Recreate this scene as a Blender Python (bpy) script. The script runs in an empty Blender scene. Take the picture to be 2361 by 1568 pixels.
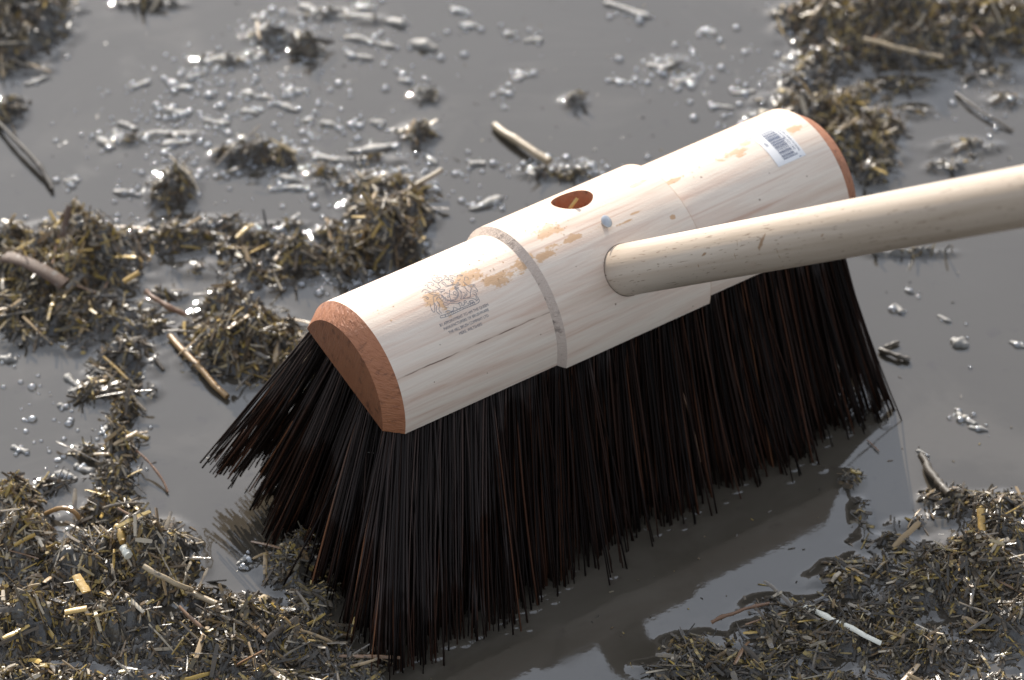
import bpy, bmesh, math, random
import numpy as np
from mathutils import Vector, Matrix

# ------------------------------------------------------------------ camera, sky, sun, exposure
scene = bpy.context.scene
COL = scene.collection
PITCH = math.radians(38.536)            # camera looks down by this much
CAM_H, CAM_Y = 1.472, -1.75
FOCAL_PX = 4150.2                       # focal length in pixels of a 1024 px wide frame

cam = bpy.data.cameras.new('camera')
cam.sensor_width = 36.0
cam.lens = FOCAL_PX / 1024 * 36.0
cam.clip_start, cam.clip_end = 0.05, 100
cam.dof.use_dof = True
cam.dof.focus_distance = 2.14
cam.dof.aperture_fstop = 8.5
cam_ob = bpy.data.objects.new('camera', cam)
cam_ob.location = (0, CAM_Y, CAM_H)
cam_ob.rotation_euler = (math.pi / 2 - PITCH, 0, 0)
COL.objects.link(cam_ob)
scene.camera = cam_ob

SUN_EL, SUN_AZ = math.radians(26), math.radians(13)      # low sun behind the broom, a little to the left
sun_dir = Vector((-math.sin(SUN_AZ) * math.cos(SUN_EL), math.cos(SUN_AZ) * math.cos(SUN_EL), math.sin(SUN_EL)))
world = bpy.data.worlds.new('World'); scene.world = world; world.use_nodes = True
wn = world.node_tree; wn.nodes.clear()
sky = wn.nodes.new('ShaderNodeTexSky'); sky.sky_type = 'NISHITA'; sky.sun_disc = False
sky.sun_elevation = SUN_EL
sky.sun_rotation = -SUN_AZ
sky.air_density, sky.dust_density, sky.ozone_density = 1.0, 1.2, 1.6
bg = wn.nodes.new('ShaderNodeBackground'); bg.inputs['Strength'].default_value = 0.118
wo = wn.nodes.new('ShaderNodeOutputWorld')
# thin bright cloud over the blue
tc = wn.nodes.new('ShaderNodeTexCoord'); cn = wn.nodes.new('ShaderNodeTexNoise'); cn.inputs['Scale'].default_value = 2.2; cn.inputs['Detail'].default_value = 5
cr = wn.nodes.new('ShaderNodeMapRange'); cr.inputs[1].default_value = 0.3; cr.inputs[2].default_value = 0.7; cr.inputs[3].default_value = 0.45; cr.inputs[4].default_value = 0.8
cm = wn.nodes.new('ShaderNodeMix'); cm.data_type = 'RGBA'; 
dp = wn.nodes.new('ShaderNodeVectorMath'); dp.operation = 'DOT_PRODUCT'; dp.inputs[1].default_value = sun_dir
mx = wn.nodes.new('ShaderNodeMath'); mx.operation = 'MAXIMUM'; mx.inputs[1].default_value = 0.0
pw = wn.nodes.new('ShaderNodeMath'); pw.operation = 'POWER'; pw.inputs[1].default_value = 2.5
ml = wn.nodes.new('ShaderNodeMath'); ml.operation = 'MULTIPLY_ADD'; ml.inputs[1].default_value = 2.1; ml.inputs[2].default_value = 1.0   # forward scattering round the sun
sc_ = wn.nodes.new('ShaderNodeVectorMath'); sc_.operation = 'SCALE'; sc_.inputs[0].default_value = (4.65, 5.05, 5.75)
wn.links.new(tc.outputs['Generated'], dp.inputs[0]); wn.links.new(dp.outputs['Value'], mx.inputs[0]); wn.links.new(mx.outputs[0], pw.inputs[0])
wn.links.new(pw.outputs[0], ml.inputs[0]); wn.links.new(ml.outputs[0], sc_.inputs['Scale']); wn.links.new(sc_.outputs[0], cm.inputs[7])
wn.links.new(tc.outputs['Generated'], cn.inputs['Vector']); wn.links.new(cn.outputs['Fac'], cr.inputs[0]); wn.links.new(cr.outputs[0], cm.inputs[0])
wn.links.new(sky.outputs[0], cm.inputs[6]); wn.links.new(cm.outputs[2], bg.inputs[0]); wn.links.new(bg.outputs[0], wo.inputs[0])
sl = bpy.data.lights.new('sun', 'SUN'); sl.energy = 5.0; sl.angle = math.radians(0.53); sl.color = (1, 0.94, 0.85)
so = bpy.data.objects.new('sun', sl); so.rotation_euler = sun_dir.to_track_quat('Z', 'Y').to_euler(); so.location = sun_dir * 3
COL.objects.link(so)
scene.view_settings.view_transform = 'Standard'
scene.view_settings.look = 'None'
scene.view_settings.exposure = 0.62
scene.view_settings.gamma = 1.0

random.seed(7)
rng = np.random.default_rng(11)

# ------------------------------------------------------------------ helpers
def tag(o, label=None, cat=None, group=None, kind=None):
    if label: o['label'] = label
    if cat: o['category'] = cat
    if group: o['group'] = group
    if kind: o['kind'] = kind
    return o

def mesh_obj(name, verts, faces, mat, parent=None, smooth=True, sharp=None):
    me = bpy.data.meshes.new(name)
    verts = np.asarray(verts, float)
    me.from_pydata(verts.tolist(), [], faces if isinstance(faces, list) else faces.tolist())
    if smooth: me.polygons.foreach_set('use_smooth', [True] * len(me.polygons))
    me.update()
    if sharp: me.set_sharp_from_angle(angle=math.radians(sharp))
    for m_ in (mat if isinstance(mat, (list, tuple)) else [mat]): me.materials.append(m_)
    o = bpy.data.objects.new(name, me); COL.objects.link(o)
    if parent: o.parent = parent
    return o

def empty(name, loc=(0, 0, 0)):
    o = bpy.data.objects.new(name, None); o.location = loc; o.empty_display_size = 0.02
    COL.objects.link(o); return o

def ground(u, v, z=0.0):
    """place on the wet ground (metres) seen at (u, v) of a 2361 px wide print of the photo"""
    k = 1024 / 2361
    dx, dy = (u * k - 512) / FOCAL_PX, (v * k - 340) / FOCAL_PX
    s, c = math.sin(PITCH), math.cos(PITCH)
    d = (dx, c - dy * s, -s - dy * c)
    t = (z - CAM_H) / d[2]
    return np.array((d[0] * t, CAM_Y + d[1] * t, z))

_tab = rng.random((256, 256))
def vnoise(x, y):
    xi = np.floor(x).astype(int); yi = np.floor(y).astype(int)
    fx = x - xi; fy = y - yi
    fx = fx * fx * (3 - 2 * fx); fy = fy * fy * (3 - 2 * fy)
    a = _tab[xi & 255, yi & 255]; b = _tab[(xi + 1) & 255, yi & 255]
    c = _tab[xi & 255, (yi + 1) & 255]; d = _tab[(xi + 1) & 255, (yi + 1) & 255]
    return (a * (1 - fx) + b * fx) * (1 - fy) + (c * (1 - fx) + d * fx) * fy
def fbm(x, y, o=4):
    s = 0; a = 1; t = 0
    for i in range(o):
        s = s + a * vnoise(x * 2 ** i + 17.3 * i, y * 2 ** i + 5.1 * i); t += a; a *= 0.55
    return s / t

# ------------------------------------------------------------------ materials
class NT:
    def __init__(self, name):
        self.m = bpy.data.materials.new(name); self.m.use_nodes = True
        self.t = self.m.node_tree; self.t.nodes.clear()
        self.out = self.n('ShaderNodeOutputMaterial')
        self.p = self.n('ShaderNodeBsdfPrincipled')
        self.l(self.p.outputs[0], self.out.inputs['Surface'])
    def n(self, t, **kw):
        nd = self.t.nodes.new(t)
        for k, v in kw.items(): setattr(nd, k, v)
        return nd
    def l(self, a, b): self.t.links.new(a, b)
    def put(self, sock, v):
        if hasattr(v, 'is_output') or isinstance(v, bpy.types.NodeSocket): self.l(v, sock)
        else: sock.default_value = v
    def math(self, op, a, b=0.0, c=0.0, clamp=False):
        nd = self.n('ShaderNodeMath', operation=op, use_clamp=clamp)
        self.put(nd.inputs[0], a); self.put(nd.inputs[1], b)
        if len(nd.inputs) > 2: self.put(nd.inputs[2], c)
        return nd.outputs[0]
    def noise(self, vec, scale, detail=4, rough=0.55, dist=0.0):
        nd = self.n('ShaderNodeTexNoise'); self.put(nd.inputs['Vector'], vec)
        nd.inputs['Scale'].default_value = scale; nd.inputs['Detail'].default_value = detail
        nd.inputs['Roughness'].default_value = rough; nd.inputs['Distortion'].default_value = dist
        return nd.outputs['Fac']
    def scale(self, vec, s):
        nd = self.n('ShaderNodeVectorMath', operation='MULTIPLY'); self.put(nd.inputs[0], vec); nd.inputs[1].default_value = s
        return nd.outputs[0]
    def ramp(self, f, stops, interp='LINEAR'):
        nd = self.n('ShaderNodeValToRGB'); nd.color_ramp.interpolation = interp; e = nd.color_ramp.elements
        while len(e) < len(stops): e.new(0.5)
        for q, (p, c) in zip(e, stops):
            q.position = p; q.color = (*c, 1) if len(c) == 3 else c
        self.put(nd.inputs[0], f); return nd.outputs[0]
    def step(self, f, a, b):
        nd = self.n('ShaderNodeMapRange', interpolation_type='SMOOTHSTEP'); self.put(nd.inputs[0], f)
        nd.inputs[1].default_value = a; nd.inputs[2].default_value = b
        return nd.outputs[0]
    def mix(self, f, a, b, mode='MIX'):
        nd = self.n('ShaderNodeMix', data_type='RGBA', blend_type=mode)
        self.put(nd.inputs[0], f)
        for s, v in ((nd.inputs[6], a), (nd.inputs[7], b)):
            if isinstance(v, tuple): s.default_value = (*v, 1)
            else: self.put(s, v)
        return nd.outputs[2]
    def bump(self, h, strength=0.3, dist=0.001, normal=None):
        nd = self.n('ShaderNodeBump'); nd.inputs['Strength'].default_value = strength; nd.inputs['Distance'].default_value = dist
        self.put(nd.inputs['Height'], h)
        if normal is not None: self.l(normal, nd.inputs['Normal'])
        return nd.outputs[0]
    def obj(self): return self.n('ShaderNodeTexCoord').outputs['Object']
    def pos(self): return self.n('ShaderNodeNewGeometry').outputs['Position']
    def island(self): return self.n('ShaderNodeNewGeometry').outputs['Random Per Island']
    def set(self, **kw):
        for k, v in kw.items():
            s = self.p.inputs[k.replace('_', ' ')]
            if isinstance(v, tuple) and len(v) == 3: v = (*v, 1)
            self.put(s, v)

def m_water():
    t = NT('muddy_water'); p = t.pos()
    n = t.noise(p, 9, 4); f = t.noise(p, 60, 3)
    c = t.mix(n, (0.048, 0.039, 0.028), (0.058, 0.049, 0.037))
    c = t.mix(t.math('MULTIPLY', t.step(t.noise(p, 7, 5, 0.6, 1.2), 0.48, 0.66), 0.6), c, (0.078, 0.066, 0.051))
    c = t.mix(t.step(f, 0.62, 0.75), c, (0.045, 0.036, 0.028))
    t.set(Base_Color=c, Roughness=t.math('MULTIPLY_ADD', t.step(t.noise(p, 26, 5, 0.65), 0.45, 0.7), 0.09, 0.015), IOR=1.5)
    b = t.bump(t.noise(p, 18, 2), 0.02, 0.004)
    b = t.bump(t.noise(p, 160, 3), 0.03, 0.001, b)
    t.set(Normal=b); return t.m

def m_fleck():
    t = NT('mud_coated_fragment'); p = t.pos()
    c = t.ramp(t.noise(p, 120, 3), [(0.3, (0.14, 0.126, 0.108)), (0.6, (0.235, 0.215, 0.185)), (0.78, (0.28, 0.225, 0.155))])
    t.set(Base_Color=c, Roughness=0.34, IOR=1.42, Normal=t.bump(t.noise(p, 560, 4, 0.65), 0.7, 0.0012))
    return t.m

def m_ground():
    t = NT('yard_silt'); c = t.mix(t.noise(t.pos(), 30, 5), (0.06, 0.05, 0.04), (0.11, 0.09, 0.07))
    t.set(Base_Color=c, Roughness=0.5); return t.m

def m_muck():
    t = NT('wet_muck'); p = t.pos()
    c = t.ramp(t.noise(p, 130, 5, 0.65), [(0.28, (0.032, 0.026, 0.020)), (0.5, (0.072, 0.061, 0.048)), (0.75, (0.125, 0.106, 0.084))])
    fib = t.step(t.noise(t.scale(p, (1, 1, 0.6)), 950, 3, 0.6, 1.5), 0.60, 0.70)
    c = t.mix(t.math('MULTIPLY', fib, 0.55), c, t.mix(t.noise(p, 90, 2), (0.10, 0.085, 0.06), (0.30, 0.205, 0.09)))
    r = t.ramp(t.noise(p, 220, 3), [(0.35, (0.16,) * 3), (0.7, (0.45,) * 3)])
    b = t.bump(t.noise(p, 330, 4, 0.6), 0.55, 0.0018)
    cb = t.bump(t.noise(p, 210, 2), 0.35, 0.0014)
    t.set(Base_Color=c, Roughness=r, IOR=1.42, Normal=b, Coat_Weight=0.75, Coat_Roughness=0.14, Coat_IOR=1.4, Coat_Normal=cb); return t.m

STRAW = [(0.0, (0.036, 0.028, 0.019)), (0.22, (0.095, 0.073, 0.050)), (0.45, (0.17, 0.122, 0.075)), (0.62, (0.26, 0.165, 0.080)),
         (0.78, (0.42, 0.28, 0.06)), (0.90, (0.47, 0.34, 0.13)), (1.0, (0.54, 0.44, 0.31))]
def m_straw(name, shift=0.0, mud=0.5):
    t = NT(name); p = t.pos(); isl = t.island()
    c = t.ramp(t.math('ADD', isl, shift, clamp=True), STRAW)
    coat = t.step(t.noise(p, 240, 4, 0.6), 0.62 - 0.3 * mud, 0.74 - 0.25 * mud)
    c = t.mix(t.math('MULTIPLY', coat, 0.85), c, (0.098, 0.083, 0.065))
    c = t.mix(1.0, c, (0.82, 0.82, 0.82), 'MULTIPLY')
    fib = t.noise(p, 900, 3)
    c = t.mix(0.35, c, t.mix(fib, (0.4, 0.4, 0.4), (1.3, 1.3, 1.3)), 'MULTIPLY')
    t.set(Base_Color=c, Roughness=t.math('MULTIPLY_ADD', t.noise(p, 300, 2), 0.46, 0.10), IOR=1.42,
          Normal=t.bump(t.noise(p, 800, 3), 0.5, 0.0006)); return t.m

def m_stalk(name, c1, c2, mud=0.3, rough=0.3):
    t = NT(name); o = t.obj(); v = t.scale(o, (60, 900, 900))
    c = t.mix(t.noise(v, 1, 3), c1, c2)
    coat = t.step(t.noise(t.pos(), 170, 4, 0.6), 0.70 - 0.4 * mud, 0.78 - 0.4 * mud)
    c = t.mix(t.math('MULTIPLY', coat, 0.9), c, (0.13, 0.108, 0.085))
    t.set(Base_Color=c, Roughness=t.math('MULTIPLY_ADD', coat, -0.15, rough), IOR=1.45, Normal=t.bump(t.noise(v, 2, 3), 0.4, 0.0006))
    return t.m

def surf_mm(t):
    """(millimetres along the stock, millimetres round it) and the plain object coordinates"""
    o = t.obj(); sx = t.n('ShaderNodeSeparateXYZ'); t.l(o, sx.inputs[0])
    U = t.math('MULTIPLY', sx.outputs[0], 1000.0)
    V = t.math('MULTIPLY', t.math('ARCTAN2', sx.outputs[2], sx.outputs[1]), 44.1)
    return o, U, V

STAINS = [(90, 67.5, 19, 6.5), (106, 68, 8, 6), (74, 75, 14, 6), (49, 73, 7, 7), (52, 66, 3, 8), (118, 67, 10, 4.2), (137, 69.2, 18, 2.3), (129, 79, 12, 4.5),
          (172, 65.7, 9, 1.3), (180, 68, 10, 0.9), (196, 58.4, 2.2, 1.8), (256, 80.5, 13, 5), (266, 84, 8, 3), (296, 79, 8, 4.5), (214, 80, 9, 2.5),
          (182, 97, 30, 8), (262, 99, 60, 8.5), (138, 98, 20, 5), (190, 84, 14, 1.6)]
def m_wood():
    t = NT('pale_turned_wood'); o, U, V = surf_mm(t)
    g = t.scale(o, (9, 150, 150))
    g1 = t.noise(g, 1.0, 5, 0.6, 0.8)
    g2 = t.noise(t.scale(o, (40, 900, 900)), 1.0, 3, 0.6)
    c = t.ramp(g1, [(0.28, (0.54, 0.36, 0.265)), (0.45, (0.65, 0.505, 0.395)), (0.6, (0.70, 0.585, 0.47)), (0.78, (0.58, 0.41, 0.31))])
    c = t.mix(0.28, c, t.mix(g2, (0.55, 0.52, 0.5), (1.25, 1.25, 1.25)), 'MULTIPLY')
    # saw fuzz and small pores
    pores = t.step(t.noise(t.scale(o, (500, 1500, 1500)), 1, 2), 0.70, 0.78)
    c = t.mix(t.math('MULTIPLY', pores, 0.35), c, (0.38, 0.27, 0.2))
    # dark shake running along the grain
    wob = t.noise(t.scale(o, (60, 0, 0)), 1, 3)
    d = t.math('ABSOLUTE', t.math('SUBTRACT', V, t.math('MULTIPLY_ADD', wob, 1.6, 38.6)))
    gate = t.math('MULTIPLY', t.math('LESS_THAN', U, 108.0), t.step(t.noise(t.scale(o, (45, 0, 0)), 1.0, 2), 0.36, 0.6))
    line = t.math('MULTIPLY', t.math('SUBTRACT', 1.0, t.step(d, 0.12, 0.5)), gate)
    halo = t.math('MULTIPLY', t.math('SUBTRACT', 1.0, t.step(d, 0.3, 4.0)), 0.35)
    c = t.mix(halo, c, (0.50, 0.34, 0.24)); c = t.mix(t.math('MULTIPLY', line, 0.9), c, (0.10, 0.055, 0.035))
    # muddy wet stains with ragged edges
    nz = t.math('MULTIPLY_ADD', t.noise(t.scale(o, (120, 190, 190)), 1, 5, 0.68), 3.4, -1.7)
    tot = None
    for (u, v, ru, rv) in STAINS:
        a = t.math('MULTIPLY', t.math('SUBTRACT', U, u), 1 / ru); b = t.math('MULTIPLY', t.math('SUBTRACT', V, v), 1 / rv)
        q = t.math('SUBTRACT', 1.0, t.math('SQRT', t.math('ADD', t.math('MULTIPLY', a, a), t.math('MULTIPLY', b, b))))
        tot = q if tot is None else t.math('MAXIMUM', tot, q)
    wet = t.step(t.math('ADD', t.math('MAXIMUM', tot, -1.0), nz), 0.22, 0.55)
    c = t.mix(t.math('MULTIPLY', wet, 0.92), c, t.mix(t.noise(t.scale(o, (90, 90, 90)), 1, 3), (0.42, 0.24, 0.115), (0.58, 0.36, 0.20)))
    for (u, v, ru) in ((144.3, 30, 0.8), (194.4, 9, 0.6), (228.3, 74.2, 0.9), (251.6, 48.7, 0.8), (30, 30, 0.5), (62, 22, 0.5), (40, 47, 0.45), (98, 30, 0.5), (265, 60, 0.5), (285, 50, 0.6), (130, 55, 0.4)):
        a = t.math('SUBTRACT', U, u); b = t.math('SUBTRACT', V, v)
        dd = t.math('SQRT', t.math('ADD', t.math('MULTIPLY', a, a), t.math('MULTIPLY', b, b)))
        c = t.mix(t.math('MULTIPLY', t.math('SUBTRACT', 1.0, t.step(dd, ru * 0.4, ru)), 0.75), c, (0.13, 0.07, 0.035))
    edge = t.math('SUBTRACT', 1.0, t.step(t.math('ABSOLUTE', t.math('SUBTRACT', U, 206.5)), 0.15, 0.6))
    c = t.mix(t.math('MULTIPLY', edge, 0.8), c, (0.42, 0.25, 0.13))
    wash = t.math('MULTIPLY', t.step(t.math('MULTIPLY_ADD', nz, 3.0, V), 80, 96), t.step(U, 100.0, 130.0))
    c = t.mix(t.math('MULTIPLY', wash, 0.6), c, (0.70, 0.44, 0.27))
    t.set(Base_Color=c, Roughness=t.math('MULTIPLY_ADD', wet, -0.2, 0.62), IOR=1.4,
          Normal=t.bump(t.math('ADD', t.math('MULTIPLY', g2, 0.6), t.noise(t.scale(o, (700, 1400, 1400)), 1, 3)), 0.22, 0.0005))
    return t.m

def m_endgrain(name, ca, cb, rough=0.5, bump=0.9, ps=(160, 600, 600)):
    t = NT(name); o = t.obj()
    c = t.mix(t.noise(t.scale(o, (160, 260, 120)), 1, 5, 0.65), ca, cb)
    c = t.mix(t.step(t.noise(t.scale(o, (60, 150, 150)), 1, 5, 0.7), 0.52, 0.70), c, tuple(0.5 * v for v in ca))
    specks = t.step(t.noise(t.scale(o, (900, 900, 900)), 1, 2), 0.76, 0.84)
    c = t.mix(t.math('MULTIPLY', specks, 0.35), c, (0.6, 0.5, 0.42))
    t.set(Base_Color=c, Roughness=rough, IOR=1.42, Normal=t.bump(t.noise(t.scale(o, ps), 1, 3, 0.6, 0.6), bump, 0.0011)); return t.m

def m_handle():
    t = NT('handle_beech'); o = t.obj()      # handle runs along local z
    c = t.ramp(t.noise(t.scale(o, (130, 130, 5)), 1, 4, 0.6, 0.5), [(0.3, (0.37, 0.285, 0.205)), (0.5, (0.465, 0.37, 0.28)), (0.72, (0.53, 0.44, 0.345))])
    fl = t.step(t.noise(t.scale(o, (950, 950, 120)), 1, 2, 0.5), 0.645, 0.70)
    c = t.mix(t.math('MULTIPLY', fl, 0.75), c, (0.17, 0.105, 0.06))
    sm = t.step(t.noise(t.scale(o, (60, 60, 30)), 1, 5, 0.65), 0.60, 0.74)
    c = t.mix(t.math('MULTIPLY', sm, 0.30), c, (0.46, 0.31, 0.22))
    dirt = t.step(t.noise(t.scale(o, (260, 260, 120)), 1, 3, 0.6), 0.735, 0.775)
    c = t.mix(t.math('MULTIPLY', dirt, 0.75), c, (0.25, 0.15, 0.07))
    sx = t.n('ShaderNodeSeparateXYZ'); t.l(o, sx.inputs[0])
    Zm = t.math('MULTIPLY', sx.outputs[2], 1000.0); Am = t.math('MULTIPLY', t.math('ARCTAN2', sx.outputs[1], sx.outputs[0]), 14.0)
    nz = t.math('MULTIPLY_ADD', t.noise(t.scale(o, (700, 700, 500)), 1, 3, 0.6), 1.6, -0.8)
    for (z0, a0, rl, rw, ang) in ((206, 4.1, 6.2, 1.6, 0.76), (178.6, -0.4, 1.7, 0.35, 1.45), (218, -1.7, 1.6, 0.35, 1.4), (217, -5, 1.4, 0.35, 1.4), (141, -2, 1.3, 0.5, 1.2), (183, 5.4, 1.8, 0.3, 1.57), (150, 3.5, 3.0, 0.8, 0.2), (262, 2, 2.0, 0.5, 0.3)):
        dz = t.math('SUBTRACT', Zm, z0); da = t.math('SUBTRACT', Am, a0); cs, sn = math.cos(ang), math.sin(ang)
        p_ = t.math('MULTIPLY', t.math('ADD', t.math('MULTIPLY', dz, cs), t.math('MULTIPLY', da, sn)), 1 / rl)
        q_ = t.math('MULTIPLY', t.math('SUBTRACT', t.math('MULTIPLY', da, cs), t.math('MULTIPLY', dz, sn)), 1 / rw)
        d_ = t.math('SUBTRACT', 1.0, t.math('SQRT', t.math('ADD', t.math('MULTIPLY', p_, p_), t.math('MULTIPLY', q_, q_))))
        c = t.mix(t.math('MULTIPLY', t.step(t.math('ADD', d_, nz), 0.0, 0.35), 0.85), c, (0.24, 0.13, 0.055))
    t.set(Base_Color=c, Roughness=0.42, IOR=1.45, Normal=t.bump(t.noise(t.scale(o, (900, 900, 60)), 1, 3), 0.2, 0.0004)); return t.m

def m_bristle():
    t = NT('bassine_fibre'); o = t.obj(); isl = t.island()
    c = t.ramp(isl, [(0.0, (0.0045, 0.003, 0.0023)), (0.5, (0.013, 0.0065, 0.0042)), (0.75, (0.034, 0.0145, 0.0085)), (0.9, (0.085, 0.034, 0.017)), (1.0, (0.20, 0.085, 0.04))])
    sx = t.n('ShaderNodeSeparateXYZ'); t.l(o, sx.inputs[0])
    h = t.math('MULTIPLY', sx.outputs[2], 1000.0)
    lim = t.math('MULTIPLY_ADD', t.noise(t.scale(o, (55, 30, 0)), 1, 3, 0.6), 80.0, -40.0)   # damp line sits higher or lower along the brush
    lim = t.math('SUBTRACT', lim, t.math('MULTIPLY', t.math('SUBTRACT', 1.0, t.step(sx.outputs[0], 0.01, 0.085)), 48.0))
    dry = t.step(t.math('SUBTRACT', h, lim), -2.0, 10.0)
    dry = t.math('MULTIPLY', dry, t.math('MULTIPLY_ADD', isl, 0.42, 0.15))
    c = t.mix(dry, c, (0.075, 0.062, 0.056))
    t.set(Base_Color=c, Roughness=t.math('MULTIPLY_ADD', dry, 0.1, 0.5), IOR=1.45, Specular_IOR_Level=0.1, Normal=t.bump(t.noise(o, 1500, 2), 0.3, 0.0003)); return t.m

def m_plain(name, c, rough=0.5, metal=0.0, noise=0.15, sc=400):
    t = NT(name); q = t.mix(t.noise(t.obj(), sc, 3), tuple(v * (1 - noise) for v in c), tuple(min(1, v * (1 + noise)) for v in c))
    t.set(Base_Color=q, Roughness=rough, Metallic=metal); return t.m

def m_froth():
    t = NT('froth')      # thin wet film: mostly see-through, glossy towards the rim
    tr = t.n('ShaderNodeBsdfTransparent'); tr.inputs[0].default_value = (0.93, 0.92, 0.90, 1)
    gl = t.n('ShaderNodeBsdfGlossy'); gl.inputs['Roughness'].default_value = 0.12
    lw = t.n('ShaderNodeLayerWeight'); lw.inputs[0].default_value = 0.35
    f = t.math('MULTIPLY_ADD', lw.outputs['Fresnel'], 0.6, 0.20, clamp=True)
    mx = t.n('ShaderNodeMixShader'); t.l(f, mx.inputs[0]); t.l(tr.outputs[0], mx.inputs[1]); t.l(gl.outputs[0], mx.inputs[2])
    t.l(mx.outputs[0], t.out.inputs['Surface']); t.t.nodes.remove(t.p); return t.m
M = dict(water=m_water(), froth=m_froth(), fleck=m_fleck(), ground=m_ground(), muck=m_muck(), straw=m_straw('chopped_straw', -0.07, 0.80), straw_gold=m_straw('golden_straw', 0.19, 0.30),
         wood=m_wood(), end=m_endgrain('end_grain', (0.30, 0.108, 0.048), (0.39, 0.158, 0.070), 0.5, 0.9, (60, 220, 900)), face=m_endgrain('sawn_end_face', (0.155, 0.055, 0.026), (0.24, 0.095, 0.042), 0.38, 0.35, (60, 700, 120)),
         stepg=m_endgrain('rough_shoulder', (0.47, 0.36, 0.285), (0.58, 0.46, 0.37), 0.65, 0.8, (260, 900, 900)), bore=m_endgrain('bored_hole', (0.34, 0.13, 0.06), (0.46, 0.2, 0.1), 0.5, 0.5),
         handle=m_handle(), bristle=m_bristle(), ink=m_plain('printing_ink', (0.125, 0.13, 0.15), 0.6), paper=m_plain('sticker_paper', (0.67, 0.64, 0.61), 0.35, 0, 0.05),
         barink=m_plain('barcode_ink', (0.06, 0.075, 0.13), 0.5), logo=m_plain('logo_blue', (0.28, 0.40, 0.52), 0.5), steel=m_plain('nail_steel', (0.46, 0.45, 0.44), 0.35, 1.0),
         drop=None)
t_ = NT('water_drop'); t_.set(Base_Color=(0.85, 0.7, 0.5), Roughness=0.02, IOR=1.33, Transmission_Weight=0.9); M['drop'] = t_.m

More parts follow.
